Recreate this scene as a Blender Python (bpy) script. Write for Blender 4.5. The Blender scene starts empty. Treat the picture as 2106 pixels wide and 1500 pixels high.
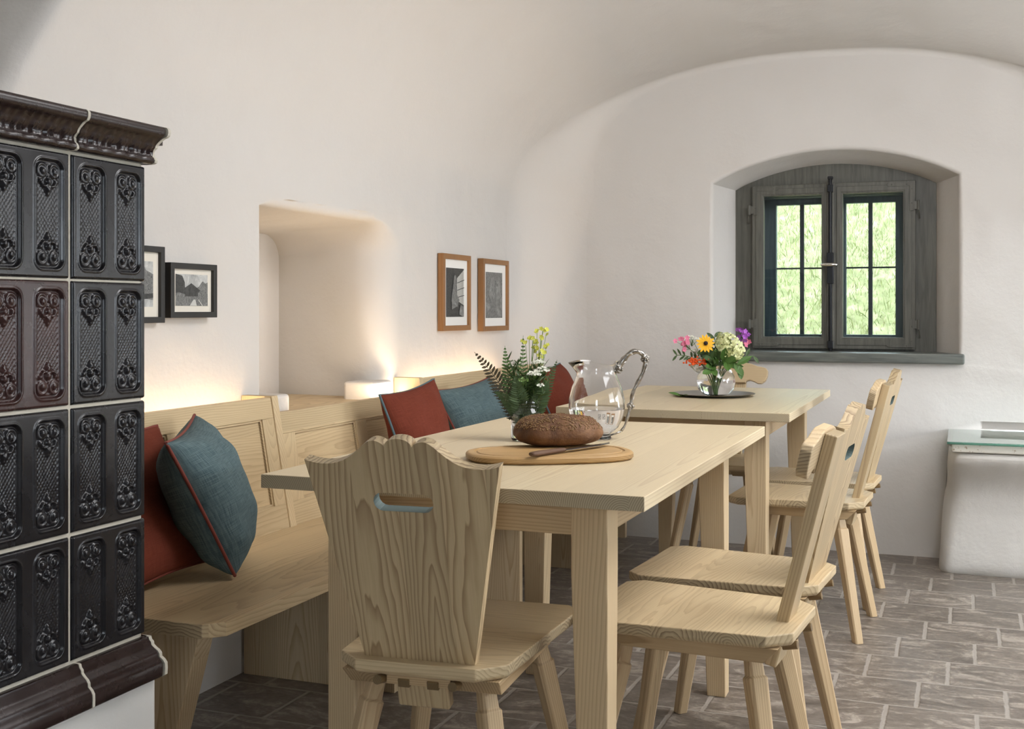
import bpy, bmesh, math, random
from math import sin, cos, pi, radians as R, sqrt, atan2
from mathutils import Vector, Matrix
from mathutils.geometry import tessellate_polygon
import numpy as np
sc = bpy.context.scene
COL = sc.collection
random.seed(7)

# ------------------------------------------------------------------ camera
cam_d = bpy.data.cameras.new('camera')
cam = bpy.data.objects.new('camera', cam_d); COL.objects.link(cam)
cam.location = (0, 0, 1.083)
cam.rotation_euler = (R(90), 0, R(21.1))
cam_d.sensor_width = 36.0; cam_d.sensor_fit = 'HORIZONTAL'
cam_d.lens = 2408.4 / 2106 * 36
cam_d.shift_y = -(750 - 638) / 2106
cam_d.clip_start = 0.05; cam_d.clip_end = 200
sc.camera = cam

# ------------------------------------------------------------------ world, lights, exposure
w = bpy.data.worlds.new('world'); sc.world = w; w.use_nodes = True
bg = w.node_tree.nodes['Background']
bg.inputs[0].default_value = (0.80, 0.90, 1.0, 1)
bg.inputs[1].default_value = 14.0
sc.view_settings.view_transform = 'Standard'
try: sc.view_settings.look = 'None'
except Exception: pass
sc.view_settings.gamma = 1
sc.view_settings.use_curve_mapping = False
sc.view_settings.exposure = 0.12

def area(name, loc, target, sx, sy, power, color, spread=180):
    d = bpy.data.lights.new(name, 'AREA'); d.shape = 'RECTANGLE'; d.size = sx; d.size_y = sy
    d.energy = power; d.color = color; d.spread = R(spread)
    o = bpy.data.objects.new(name, d); COL.objects.link(o); o.location = loc
    v = Vector(target) - Vector(loc)
    o.rotation_euler = v.to_track_quat('-Z', 'Y').to_euler()
    return o
# daylight falling through two assumed, unseen windows of the right-hand wall
area('assumed_side_daylight_near', (2.93, 2.45, 1.65), (-.9, 2.5, .7), 1.5, .95, 25, (0.93, 0.965, 1.0))
area('assumed_side_daylight_far', (2.93, 4.35, 1.65), (-.9, 4.2, .7), 1.3, .95, 20, (0.91, 0.955, 1.0))
# broad assumed overhead light, right of the tables outside the view
area('assumed_overhead_light', (0.30, 2.7, 2.26), (-.7, 2.8, .5), 1.2, 1.2, 33, (0.98, 0.98, 1.0))  # added to brighten the table tops, no lamp modelled
area('vault_fill_light', (0.55, 2.8, 2.20), (0.55, 3.4, 3.0), .5, .5, 26, (0.98, 0.98, 1.0))  # added fill aimed upward to brighten the vault
area('rear_fill_light', (0.6, -2.0, 1.35), (-.2, 0, 1.2), .7, .9, 3, (0.95, 0.97, 1.0))  # added weak fill from behind the camera for surfaces facing it
area('end_wall_fill_light', (1.7, 4.3, 0.75), (-.6, 5.45, 2.1), .5, .5, 13, (0.97, 0.98, 1.0))  # invented source out of view, lifts the end wall and window soffit
sd = bpy.data.lights.new('sun', 'SUN'); sd.energy = 7.0; sd.angle = R(1.5); sd.color = (1.0, 0.95, 0.86)
so = bpy.data.objects.new('sun', sd); COL.objects.link(so)
so.rotation_euler = Vector((1.0, .18, -.95)).to_track_quat('-Z', 'Y').to_euler()
# warm LED strips laid in the gap behind the bench backs
for nm, y0, y1, z_, p, tilt in (('led_strip_light_near', 2.02, 2.95, .70, 2.5, -6), ('led_strip_light_far', 4.02, 5.0, .70, 2.6, -6), ('led_strip_light_middle', 3.25, 3.95, .764, 2.6, -25)):
    o = area(nm, (-1.965, (y0 + y1) / 2, z_), (0, 0, 0), 0.02, y1 - y0, p, (1.0, 0.78, 0.54))
    o.rotation_euler = (pi, R(tilt), 0)

# ------------------------------------------------------------------ helpers
def tag(o, label=None, cat=None, group=None, kind=None):
    if label: o['label'] = label
    if cat: o['category'] = cat
    if group: o['group'] = group
    if kind: o['kind'] = kind
    return o
def empty(name, loc=(0, 0, 0), rz=0.0, label=None, cat=None, group=None):
    o = bpy.data.objects.new(name, None); COL.objects.link(o)
    o.location = loc; o.rotation_euler = (0, 0, rz); o.empty_display_size = .1
    return tag(o, label, cat, group)
def kids(o): return [c for c in bpy.data.objects if c.parent == o]
def copy_tree(o, parent=None):
    c = o.copy(); COL.objects.link(c)
    if parent: c.parent = parent
    for ch in kids(o): copy_tree(ch, c)
    return c

REC = {}
class MB:
    def __init__(s): s.v = []; s.f = []; s.mi = []; s.cur = 0
    def add(s, verts, faces, M=None):
        b = len(s.v)
        for p in verts:
            p = Vector(p)
            if M is not None: p = M @ p
            s.v.append(tuple(p))
        for q in faces:
            s.f.append(tuple(b + i for i in q)); s.mi.append(s.cur)
        return s
    def box(s, x0, x1, y0, y1, z0, z1, M=None):
        return s.add([(x0,y0,z0),(x1,y0,z0),(x1,y1,z0),(x0,y1,z0),(x0,y0,z1),(x1,y0,z1),(x1,y1,z1),(x0,y1,z1)],
                     [(0,3,2,1),(4,5,6,7),(0,1,5,4),(1,2,6,5),(2,3,7,6),(3,0,4,7)], M)
    def hexa(s, bot, top, M=None):
        n = len(bot)
        f = [tuple(reversed(range(n))), tuple(range(n, 2*n))]
        for i in range(n):
            j = (i+1) % n; f.append((i, j, n+j, n+i))
        return s.add(list(bot)+list(top), f, M)
    def prism(s, outer, a0, a1, axis='Y', holes=(), M=None):
        # polygon given as (u, w) extruded from a0 to a1 along axis
        def P(u, w_, a): return {'Y': (u, a, w_), 'X': (a, u, w_), 'Z': (u, w_, a)}[axis]
        loops = [list(outer)] + [list(h) for h in holes]
        flat = [p for l in loops for p in l]
        tris = tessellate_polygon([[Vector((p[0], p[1], 0)) for p in l] for l in loops])
        n = len(flat)
        vs = [P(p[0], p[1], a0) for p in flat] + [P(p[0], p[1], a1) for p in flat]
        fs = []
        for t in tris:
            fs.append(tuple(t)); fs.append(tuple(n + i for i in reversed(t)))
        k = 0
        s.add(vs, fs, M); base = len(s.v) - 2*n
        for li, l in enumerate(loops):
            m = len(l)
            for i in range(m):
                j = (i+1) % m
                s.f.append((base+k+i, base+k+j, base+n+k+j, base+n+k+i)); s.mi.append(s.cur if li == 0 else getattr(s, 'hole_mi', s.cur))
            k += m
        return s
    def rings(s, rings, cap0=True, cap1=True, closed=True, M=None):
        n = len(rings[0]); vs = [p for r in rings for p in r]; fs = []
        for a in range(len(rings)-1):
            for i in range(n if closed else n-1):
                j = (i+1) % n
                fs.append((a*n+i, a*n+j, (a+1)*n+j, (a+1)*n+i))
        if cap0: fs.append(tuple(reversed(range(n))))
        if cap1: fs.append(tuple((len(rings)-1)*n+i for i in range(n)))
        return s.add(vs, fs, M)
    def tube(s, pts, rad, n=8, M=None, cap=True):
        pts = [Vector(p) for p in pts]; rr = []
        up = None
        for i, p in enumerate(pts):
            t = (pts[min(i+1, len(pts)-1)] - pts[max(i-1, 0)])
            if t.length < 1e-9: t = Vector((0,0,1))
            t.normalize()
            if up is None:
                up = Vector((0,0,1)) if abs(t.z) < .9 else Vector((1,0,0))
            a = t.cross(up)
            if a.length < 1e-6: a = t.orthogonal()
            a.normalize(); b = t.cross(a).normalized(); up = a.cross(t) if False else up
            r = rad[i] if isinstance(rad, (list, tuple)) else rad
            rr.append([p + a*(r*cos(2*pi*k/n)) + b*(r*sin(2*pi*k/n)) for k in range(n)])
        return s.rings(rr, cap, cap, True, M)
    def lathe(s, prof, n=32, M=None, close=False):
        rr = [[(r*cos(2*pi*k/n), r*sin(2*pi*k/n), z) for k in range(n)] for r, z in prof]
        if close: rr.append(rr[0]); return s.rings(rr, False, False, True, M)
        return s.rings(rr, True, True, True, M)
    def ball(s, c, r, M=None, n=8, m=5, sz=1.0):
        rr = []
        for a in range(1, m):
            t = pi*a/m
            rr.append([(c[0]+r*sin(t)*cos(2*pi*k/n), c[1]+r*sin(t)*sin(2*pi*k/n), c[2]-sz*r*cos(t)) for k in range(n)])
        return s.rings(rr, True, True, True, M)
    def build(s, name, mat, parent=None, loc=(0,0,0), rot=(0,0,0), smooth=False, bevel=0, seg=2, recalc=True, angle=32):
        mats = mat if isinstance(mat, (list, tuple)) else [mat]
        centred = False
        if parent and name != 'backrest' and tuple(loc) == (0, 0, 0) and tuple(rot) == (0, 0, 0) and mats[0].name.split('.')[0].startswith(('ash', 'peg')):
            loc = tuple((min(v[k] for v in s.v) + max(v[k] for v in s.v))/2 for k in range(3))   # origin at the middle of the board
            s.v = [(v[0]-loc[0], v[1]-loc[1], v[2]-loc[2]) for v in s.v]; centred = True
        shift = Vector(loc)
        if parent and parent.name in REC: loc = tuple(Vector(loc) - REC[parent.name])
        me = bpy.data.meshes.new(name); me.from_pydata(s.v, [], s.f)
        for m in mats: me.materials.append(m)
        if len(mats) > 1:
            for p, k in zip(me.polygons, s.mi): p.material_index = k
        if recalc:
            bm = bmesh.new(); bm.from_mesh(me); bmesh.ops.recalc_face_normals(bm, faces=bm.faces); bm.to_mesh(me); bm.free()
        if smooth:
            me.polygons.foreach_set('use_smooth', [True]*len(me.polygons))
        me.update()
        o = bpy.data.objects.new(name, me); COL.objects.link(o)
        if centred: REC[o.name] = shift
        o.location = loc; o.rotation_euler = rot
        if parent: o.parent = parent
        if smooth == 'angle':
            try: me.set_sharp_from_angle(angle=R(angle))
            except Exception: pass
        if bevel:
            b = o.modifiers.new('bevel', 'BEVEL'); b.width = bevel; b.segments = seg; b.limit_method = 'ANGLE'; b.angle_limit = R(30)
            b.harden_normals = False
        return o

def T(x, y, z): return Matrix.Translation((x, y, z))
def frame_M(p0, p1, roll=0):
    d = Vector(p1) - Vector(p0)
    q = d.to_track_quat('Z', 'Y')
    return Matrix.Translation(p0) @ q.to_matrix().to_4x4() @ Matrix.Rotation(roll, 4, 'Z')

# ------------------------------------------------------------------ materials
def srgb(r, g, b):
    f = lambda c: (c/255/12.92) if c/255 <= .04045 else ((c/255+.055)/1.055)**2.4
    return (f(r), f(g), f(b), 1)
class NT:
    def __init__(s, name):
        s.m = bpy.data.materials.new(name); s.m.use_nodes = True
        s.t = s.m.node_tree; s.n = s.t.nodes; s.l = s.t.links
        s.b = s.n['Principled BSDF']; s.out = s.n['Material Output']
    def nd(s, typ, **kw):
        n = s.n.new(typ)
        for k, v in kw.items():
            if k.startswith('i_'):
                key = k[2:]; key = int(key) if key.isdigit() else key
                s.set(n.inputs[key], v)
            else: setattr(n, k, v)
        return n
    def set(s, sock, v):
        if isinstance(v, bpy.types.NodeSocket): s.l.new(v, sock)
        else: sock.default_value = v
    def math(s, op, a, b=0.0, c=None, clamp=False):
        n = s.n.new('ShaderNodeMath'); n.operation = op; n.use_clamp = clamp
        s.set(n.inputs[0], a); s.set(n.inputs[1], b)
        if c is not None: s.set(n.inputs[2], c)
        return n.outputs[0]
    def mix(s, f, a, b, blend='MIX'):
        n = s.n.new('ShaderNodeMix'); n.data_type = 'RGBA'; n.blend_type = blend
        s.set(n.inputs[0], f); s.set(n.inputs[6], a); s.set(n.inputs[7], b)
        return n.outputs[2]
    def noise(s, vec, scale, detail=2, rough=.5, dist=0, dim='3D'):
        n = s.n.new('ShaderNodeTexNoise'); n.noise_dimensions = dim
        if vec is not None: s.l.new(vec, n.inputs['Vector'])
        n.inputs['Scale'].default_value = scale; n.inputs['Detail'].default_value = detail
        n.inputs['Roughness'].default_value = rough; n.inputs['Distortion'].default_value = dist
        return n.outputs['Fac']
    def ramp(s, f, stops):
        n = s.n.new('ShaderNodeValToRGB'); s.set(n.inputs[0], f)
        e = n.color_ramp.elements
        while len(e) < len(stops): e.new(.5)
        for q, (p, c) in zip(e, stops): q.position = p; q.color = c if len(c) == 4 else (*c, 1)
        return n.outputs[0]
    def comb(s, x, y, z):
        n = s.n.new('ShaderNodeCombineXYZ'); s.set(n.inputs[0], x); s.set(n.inputs[1], y); s.set(n.inputs[2], z); return n.outputs[0]
    def obj(s): return s.nd('ShaderNodeTexCoord').outputs['Object']
    def sep(s, v):
        n = s.n.new('ShaderNodeSeparateXYZ'); s.l.new(v, n.inputs[0]); return n.outputs
    def bump(s, h, strength=.3, dist=.002):
        n = s.n.new('ShaderNodeBump'); s.set(n.inputs['Height'], h); n.inputs['Strength'].default_value = strength
        n.inputs['Distance'].default_value = dist; s.l.new(n.outputs[0], s.b.inputs['Normal'])
    def base(s, c): s.set(s.b.inputs['Base Color'], c)
    def rough(s, r): s.set(s.b.inputs['Roughness'], r)

def simple(name, col, rough=.5, metal=0, **kw):
    t = NT(name); t.base(col); t.rough(rough); t.b.inputs['Metallic'].default_value = metal
    for k, v in kw.items(): t.b.inputs[k.replace('_', ' ')].default_value = v
    return t.m

WC = {}
def wood(g='X', l='Y', width=.11, ring=.0055, dist=.02, light=(216,200,170), dark=(170,142,102), rough=.48, con=1.0, name='ash_wood', far=.05, tilt=.10):
    key = (g, l, width, ring, dist, light, dark, rough, con, name, far, tilt)
    if key in WC: return WC[key]
    t = NT(name)
    s = t.sep(t.obj()); ix = 'XYZ'
    th = [c for c in 'XYZ' if c not in (g, l)][0]
    G, L, H = s[ix.index(g)], s[ix.index(l)], s[ix.index(th)]
    rnd = t.nd('ShaderNodeObjectInfo').outputs['Random']
    Lw = t.math('ADD', t.math('DIVIDE', L, width), t.math('MULTIPLY', rnd, 7.3))
    lam = t.math('FLOOR', Lw)
    wn = t.nd('ShaderNodeTexWhiteNoise', noise_dimensions='2D')
    t.l.new(t.comb(lam, t.math('MULTIPLY', rnd, 91.0), 0.0), wn.inputs['Vector'])
    r = t.sep(wn.outputs['Color'])
    lf = t.math('MULTIPLY', t.math('SUBTRACT', t.math('FRACT', Lw), .5), width)
    lf = t.math('ADD', lf, t.math('MULTIPLY', t.math('SUBTRACT', r[0], .5), width*1.3))
    tt = t.math('ADD', H, t.math('ADD', .012, t.math('MULTIPLY', r[1], far)))
    tt = t.math('ADD', tt, t.math('MULTIPLY', G, t.math('MULTIPLY', t.math('SUBTRACT', r[2], .5), tilt)))
    nv = t.comb(t.math('ADD', t.math('MULTIPLY', G, 1.1), t.math('MULTIPLY', r[0], 40.0)), t.math('MULTIPLY', L, 7.0), t.math('MULTIPLY', H, 7.0))
    n1 = t.noise(nv, 1.0, 2, .5)
    n1b = t.noise(nv, 5.0, 2, .5)
    rad = t.math('SQRT', t.math('ADD', t.math('MULTIPLY', lf, lf), t.math('MULTIPLY', tt, tt)))
    rad = t.math('ADD', rad, t.math('ADD', t.math('MULTIPLY', t.math('SUBTRACT', n1, .5), dist*2), t.math('MULTIPLY', t.math('SUBTRACT', n1b, .5), dist*.30)))
    ph = t.math('FRACT', t.math('DIVIDE', rad, ring))
    prof = t.ramp(ph, [(0, (0,0,0)), (.45, (.12,)*3), (.82, (.75,)*3), (.93, (1,)*3), (1, (0.05,)*3)])
    fv = t.comb(t.math('MULTIPLY', G, 9.0), t.math('MULTIPLY', L, 420.0), t.math('MULTIPLY', H, 420.0))
    fib = t.noise(fv, 1.0, 2, .6)
    a = srgb(*light); b_ = srgb(*dark)
    c = t.mix(t.math('MULTIPLY', prof, .62*con), a, b_)
    c = t.mix(t.math('MULTIPLY', t.math('SUBTRACT', fib, .35, clamp=True), .45), c, b_)
    tone = t.math('ADD', .90, t.math('MULTIPLY', r[2], .17))
    tone = t.math('MULTIPLY', tone, t.math('ADD', .96, t.math('MULTIPLY', rnd, .07)))
    c = t.mix(1.0, c, t.comb(tone, tone, t.math('MULTIPLY', tone, .985)), 'MULTIPLY')
    nz = t.sep(t.nd('ShaderNodeTexCoord').outputs['Normal'])[ix.index(g)]
    endg = t.math('MULTIPLY', t.math('SUBTRACT', t.math('ABSOLUTE', nz), .5, clamp=True), 2.0)
    ec = t.mix(t.math('MULTIPLY', prof, .9), srgb(*[v*.84 for v in light]), srgb(*[v*.58 for v in dark]))
    c = t.mix(t.math('MULTIPLY', endg, .8), c, ec)
    t.base(c); t.rough(rough)
    t.b.inputs['Specular IOR Level'].default_value = .35
    t.bump(t.math('ADD', t.math('MULTIPLY', fib, .5), t.math('MULTIPLY', prof, -.5)), .12, .0006)
    WC[key] = t.m
    return t.m

def plaster(name, col=(207, 203, 198), warm=(201, 195, 188), bump=.5):
    t = NT(name); o = t.nd('ShaderNodeTexCoord').outputs['Object']
    n = t.noise(o, 1.3, 4, .55); n2 = t.noise(o, 9, 5, .6); n3 = t.noise(o, 70, 3, .6); n4 = t.noise(o, 3.2, 2, .5)
    t.base(t.mix(t.math('MULTIPLY', t.math('ADD', n, t.math('MULTIPLY', t.math('SUBTRACT', n2, .5), .35)), .8, clamp=True), srgb(*col), srgb(*warm)))
    t.rough(.85); t.b.inputs['Specular IOR Level'].default_value = .2
    h = t.math('ADD', t.math('MULTIPLY', n4, 6.0), t.math('ADD', t.math('MULTIPLY', n2, 1.1), t.math('MULTIPLY', n3, .18)))
    t.bump(h, bump, .006)
    return t.m
M_plaster = plaster('lime_plaster')
M_plaster_grey = plaster('lime_plaster_cool', (214, 212, 207), (206, 202, 196), .7)

def floor_mat():
    t = NT('stone_tile_floor'); s = t.sep(t.obj())
    row = t.math('DIVIDE', t.math('SUBTRACT', s[1], 4.788), .2365)
    rf = t.math('FLOOR', row); v = t.math('FRACT', row)
    u_ = t.math('DIVIDE', t.math('SUBTRACT', t.math('ADD', s[0], .121), t.math('MULTIPLY', rf, .0768)), .2305)
    uf = t.math('FLOOR', u_); u = t.math('FRACT', u_)
    wob = t.math('MULTIPLY', t.math('SUBTRACT', t.noise(t.obj(), 25, 3), .5), .035)
    du = t.math('ADD', t.math('SUBTRACT', .5, t.math('ABSOLUTE', t.math('SUBTRACT', u, .5))), wob)
    dv = t.math('ADD', t.math('SUBTRACT', .5, t.math('ABSOLUTE', t.math('SUBTRACT', v, .5))), wob)
    dv = t.math('MULTIPLY', dv, 1.5)
    d = t.math('MINIMUM', du, dv)
    g = t.ramp(d, [(0, (1,1,1)), (.018, (1,1,1)), (.034, (0,0,0)), (1, (0,0,0))])
    wn = t.nd('ShaderNodeTexWhiteNoise', noise_dimensions='2D'); t.l.new(t.comb(uf, rf, 0.0), wn.inputs['Vector'])
    off = t.nd('ShaderNodeVectorMath', operation='MULTIPLY_ADD'); t.l.new(wn.outputs['Color'], off.inputs[0])
    off.inputs[1].default_value = (9, 9, 9); t.l.new(t.obj(), off.inputs[2])
    sv = t.nd('ShaderNodeVectorMath', operation='MULTIPLY'); t.l.new(off.outputs[0], sv.inputs[0]); sv.inputs[1].default_value = (.55, 1.2, 1)
    n1 = t.noise(sv.outputs[0], 9, 6, .72, 1.6); n2 = t.noise(off.outputs[0], 45, 4, .65, .5)
    k = t.math('ADD', t.math('MULTIPLY', n1, .75), t.math('MULTIPLY', n2, .25))
    c = t.ramp(k, [(.30, srgb(78,70,62)), (.42, srgb(104,95,87)), (.52, srgb(126,116,107)), (.60, srgb(162,152,141)), (.74, srgb(192,182,170))])
    tone = t.math('ADD', .9, t.math('MULTIPLY', t.sep(wn.outputs['Color'])[0], .16))
    c = t.mix(1.0, c, t.comb(tone, tone, tone), 'MULTIPLY')
    c = t.mix(g, c, srgb(160, 152, 143))
    t.base(c); t.rough(t.math('ADD', .22, t.math('MULTIPLY', n1, .36)))
    t.bump(t.math('SUBTRACT', t.math('ADD', t.math('MULTIPLY', n1, 1.0), t.math('MULTIPLY', n2, .5)), t.math('MULTIPLY', g, .8)), .5, .004)
    return t.m
M_floor = floor_mat()

def linen(name, a, b_, scale=260):
    t = NT(name); s = t.sep(t.nd('ShaderNodeTexCoord').outputs['UV'])
    v1 = t.comb(t.math('MULTIPLY', s[0], 8.0), t.math('MULTIPLY', s[1], scale), 0.0)
    v2 = t.comb(t.math('MULTIPLY', s[0], scale), t.math('MULTIPLY', s[1], 8.0), 0.0)
    n = t.math('MULTIPLY', t.math('ADD', t.noise(v1, 1, 2, .6), t.noise(v2, 1, 2, .6)), .5)
    k = t.ramp(n, [(.38, (0,0,0)), (.62, (1,1,1))])
    t.base(t.mix(k, srgb(*a), srgb(*b_))); t.rough(.9); t.b.inputs['Specular IOR Level'].default_value = .15
    t.bump(n, .4, .0015)
    return t.m
M_teal = linen('teal_linen', (64, 82, 86), (102, 119, 121))
M_rust = linen('rust_linen', (100, 46, 33), (120, 60, 44), 400)
M_rust_pipe = simple('rust_piping', srgb(118, 52, 40), .8)
M_teal_pipe = simple('teal_piping', srgb(84, 106, 112), .8)

def glaze(name, a, b_):
    t = NT(name); o = t.obj(); n = t.noise(o, 18, 4, .6); n2 = t.noise(o, 300, 2, .6)
    t.base(t.mix(n, srgb(*a), srgb(*b_))); t.rough(t.math('ADD', .17, t.math('MULTIPLY', n, .20)))
    t.b.inputs['Specular IOR Level'].default_value = .42
    t.bump(t.math('ADD', n, t.math('MULTIPLY', n2, .25)), .25, .0015)
    return t.m
M_gl_black = glaze('black_glaze', (15, 15, 19), (25, 24, 28))
M_gl_brown = glaze('brown_glaze', (30, 18, 20), (66, 38, 34))
M_gl_corn = glaze('dark_brown_glaze', (26, 18, 18), (48, 32, 29))
M_grout = plaster('grout', (196, 190, 176), (180, 174, 160), .8)
M_glass = simple('clear_glass', (1, 1, 1, 1), 0.0, 0, Transmission_Weight=1.0, IOR=1.46)
M_water = simple('water', (1, 1, 1, 1), 0.0, 0, Transmission_Weight=1.0, IOR=1.33)
def thin_glass():
    t = NT('window_glass'); n = t.n; n.remove(t.b)
    tr = n.new('ShaderNodeBsdfTransparent'); tr.inputs[0].default_value = (.93, .97, .97, 1)
    gl = n.new('ShaderNodeBsdfGlossy'); gl.inputs['Roughness'].default_value = .0
    fr = n.new('ShaderNodeFresnel'); fr.inputs[0].default_value = 1.5
    mx = n.new('ShaderNodeMixShader'); t.l.new(fr.outputs[0], mx.inputs[0]); t.l.new(tr.outputs[0], mx.inputs[1]); t.l.new(gl.outputs[0], mx.inputs[2])
    t.l.new(mx.outputs[0], t.out.inputs[0]); return t.m
M_pane = thin_glass()
M_silver = NT('aged_silver'); M_silver.b.inputs['Metallic'].default_value = 1
_n = M_silver.noise(M_silver.obj(), 120, 3, .6)
M_silver.base(M_silver.mix(_n, srgb(95, 90, 84), srgb(205, 200, 192))); M_silver.rough(.28); M_silver = M_silver.m
M_chrome = simple('polished_chrome', srgb(225, 222, 216), .12, 1)
M_pewter = simple('pewter', srgb(150, 146, 140), .3, 1)
M_blackmetal = simple('black_iron', srgb(22, 24, 28), .35, .3)
def grey_paint(name, a, b_, g='Z', rough=.5):
    t = NT(name); s = t.sep(t.obj()); m = {'X': (5, 60, 60), 'Z': (60, 60, 5)}[g]
    v = t.comb(t.math('MULTIPLY', s[0], float(m[0])), t.math('MULTIPLY', s[1], float(m[1])), t.math('MULTIPLY', s[2], float(m[2])))
    n = t.noise(v, 1, 4, .6, .6)
    t.base(t.mix(t.ramp(n, [(.35, (0,0,0)), (.7, (1,1,1))]), srgb(*a), srgb(*b_))); t.rough(rough); t.bump(n, .25, .001)
    return t.m
M_gfr = grey_paint('weathered_grey_wood', (74, 73, 66), (98, 96, 87))
M_gfrx = grey_paint('weathered_grey_wood_h', (74, 73, 66), (98, 96, 87), 'X')
M_gsill = grey_paint('weathered_grey_sill', (76, 80, 76), (110, 112, 105), 'X', .38)
M_outer = grey_paint('blue_grey_paint', (62, 74, 82), (84, 96, 104))
M_bar = simple('dark_bar', srgb(30, 36, 48), .5)
M_blackfr = simple('black_frame', srgb(38, 37, 36), .45)
M_oakfr = wood('Z', 'Y', .2, .004, .01, (152, 110, 70), (118, 80, 48), .45, .8, 'brown_oak')
M_mat = simple('ivory_mount', srgb(226, 219, 205), .9)
M_mat2 = simple('white_mount', srgb(232, 230, 224), .9)
M_leaf_d = simple('dark_leaf', srgb(66, 88, 46), .55)
M_leaf = simple('green_leaf', srgb(78, 112, 50), .5)
M_leaf_l = simple('light_leaf', srgb(110, 138, 70), .5)
M_fern_d = simple('dark_fern', srgb(70, 62, 42), .6)
M_yel = simple('yellow_petal', srgb(214, 214, 92), .6)
M_gold = simple('golden_petal', srgb(240, 180, 12), .55)
M_white = simple('white_petal', srgb(232, 232, 218), .6)
M_cream = simple('cream_petal', srgb(228, 232, 178), .6)
M_pink = simple('pink_petal', srgb(220, 120, 150), .6)
M_purple = simple('purple_petal', srgb(160, 84, 180), .6)
M_orange = simple('orange_berry', srgb(222, 84, 24), .35)
M_seedhead = simple('dark_cone', srgb(34, 18, 22), .8)

# ------------------------------------------------------------------ room shell
WX = -2.01; YE = 5.44
def sstep(a, b, x):
    t = min(1, max(0, (x-a)/(b-a))); return t*t*(3-2*t)
# floor
fb = MB().box(-2.6, 3.2, -2.2, 5.9, -.1, 0); tag(fb.build('floor', M_floor), kind='structure')

# left wall with a deep niche
NY0, NY1, NZ0, NZ1 = 3.067, 3.90, .735, 1.405
def left_wall():
    mb = MB()
    # outline of niche (Y,Z) counter-clockwise seen from room, many points
    pts = []; nrm = []; rad = []
    def seg(p, q, n, nv, r0, r1):
        for i in range(n):
            t = i/n; pts.append((p[0]+(q[0]-p[0])*t, p[1]+(q[1]-p[1])*t)); nrm.append(nv); rad.append(r0+(r1-r0)*t)
    seg((NY0, NZ0), (NY1, NZ0), 12, (0, -1), .004, .004)
    seg((NY1, NZ0), (NY1, NZ1-.10), 14, (1, 0), .09, .15)
    for i in range(8):   # rounded far top corner
        a = pi/2*i/8; pts.append((NY1-.10+.10*cos(a), NZ1-.10+.10*sin(a))); nrm.append((cos(a), sin(a)*.35+.0)); rad.append(.15 - .115*i/8)
    seg((NY1-.10, NZ1), (NY0, NZ1), 12, (0, 1), .035, .03)
    seg((NY0, NZ1), (NY0, NZ0), 14, (-1, 0), .008, .008)
    n = len(pts)
    # corner normals blended
    rings = []
    K = 7
    for k in range(K+1):
        th = pi/2*k/K
        ring = []
        for (y, z), nv, r in zip(pts, nrm, rad):
            ring.append((WX - r*(1-cos(th)), y + nv[0]*r*(1-sin(th)), z + nv[1]*r*(1-sin(th))))
        rings.append(ring)
    back = []
    for (y, z) in pts:
        yy = NY0 + (y-NY0)*1.055; zz = z - .03*(z-NZ0)/(NZ1-NZ0)
        back.append((-2.50, yy, zz))
    for f_ in (.25, .5, .75):
        rings.append([tuple(a*(1-f_)+b*f_ for a, b in zip(p, q)) for p, q in zip(rings[K], back)])
    rings.append(back)
    mb.rings(rings, False, True, True)
    hole = [(p[1], p[2]) for p in rings[0]]
    outer = [(-2.2, 0), (5.6, 0), (5.6, 1.45), (-2.2, 1.45)]
    flat = outer + hole
    tris = tessellate_polygon([[Vector((p[0], p[1], 0)) for p in outer], [Vector((p[0], p[1], 0)) for p in hole]])
    mb.add([(WX, p[0], p[1]) for p in flat], [tuple(t) for t in tris])
    o = mb.build('wall_left', M_plaster, smooth='angle', recalc=True, angle=40)
    bm = bmesh.new(); bm.from_mesh(o.data); bmesh.ops.remove_doubles(bm, verts=bm.verts, dist=1e-5); bmesh.ops.recalc_face_normals(bm, faces=bm.faces); bm.to_mesh(o.data); bm.free()
    return tag(o, kind='structure')
left_wall()

# vaulted ceiling
NV = 84
def vault_row(y):
    zs = 1.45; ax = -.65; hw = 1.36; row = []
    d = YE - y
    lift = .22*sstep(0, 1.5, d)
    wide = 1.36 + (3.66-1.36)*sstep(.05, 1.9, d)
    for i in range(NV+1):
        a = pi*i/NV
        c_, s_ = cos(a), sin(a)
        n = 2.3 if c_ > 0 else 2.3 + 5.7*sstep(.05, 1.2, d)
        u = -math.copysign(abs(c_)**(2/n), c_); v = abs(s_)**(2/n)
        x = ax + u*(hw if u < 0 else wide)
        z = zs + (.806+lift)*v
        if x < 0:   # side recess in the vault above the stove
            e = 2.06 + .5*(z-1.607)
            b = sstep(0.0, .12, e-y) * sstep(1.452, 1.62, z)
            x -= .5*b
        row.append((x, y, z))
    return row
def vault():
    ys = [-2.2 + 4.0*i/24 for i in range(24)] + [1.8+.44*i/22 for i in range(22)] + [2.24+(YE+.02-2.24)*i/50 for i in range(51)]
    mb = MB(); mb.rings([[(WX-.0005, y, 1.443)]+vault_row(y) for y in ys], False, False, False)
    return tag(mb.build('ceiling', M_plaster, smooth=True), kind='structure')
vault()
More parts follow.
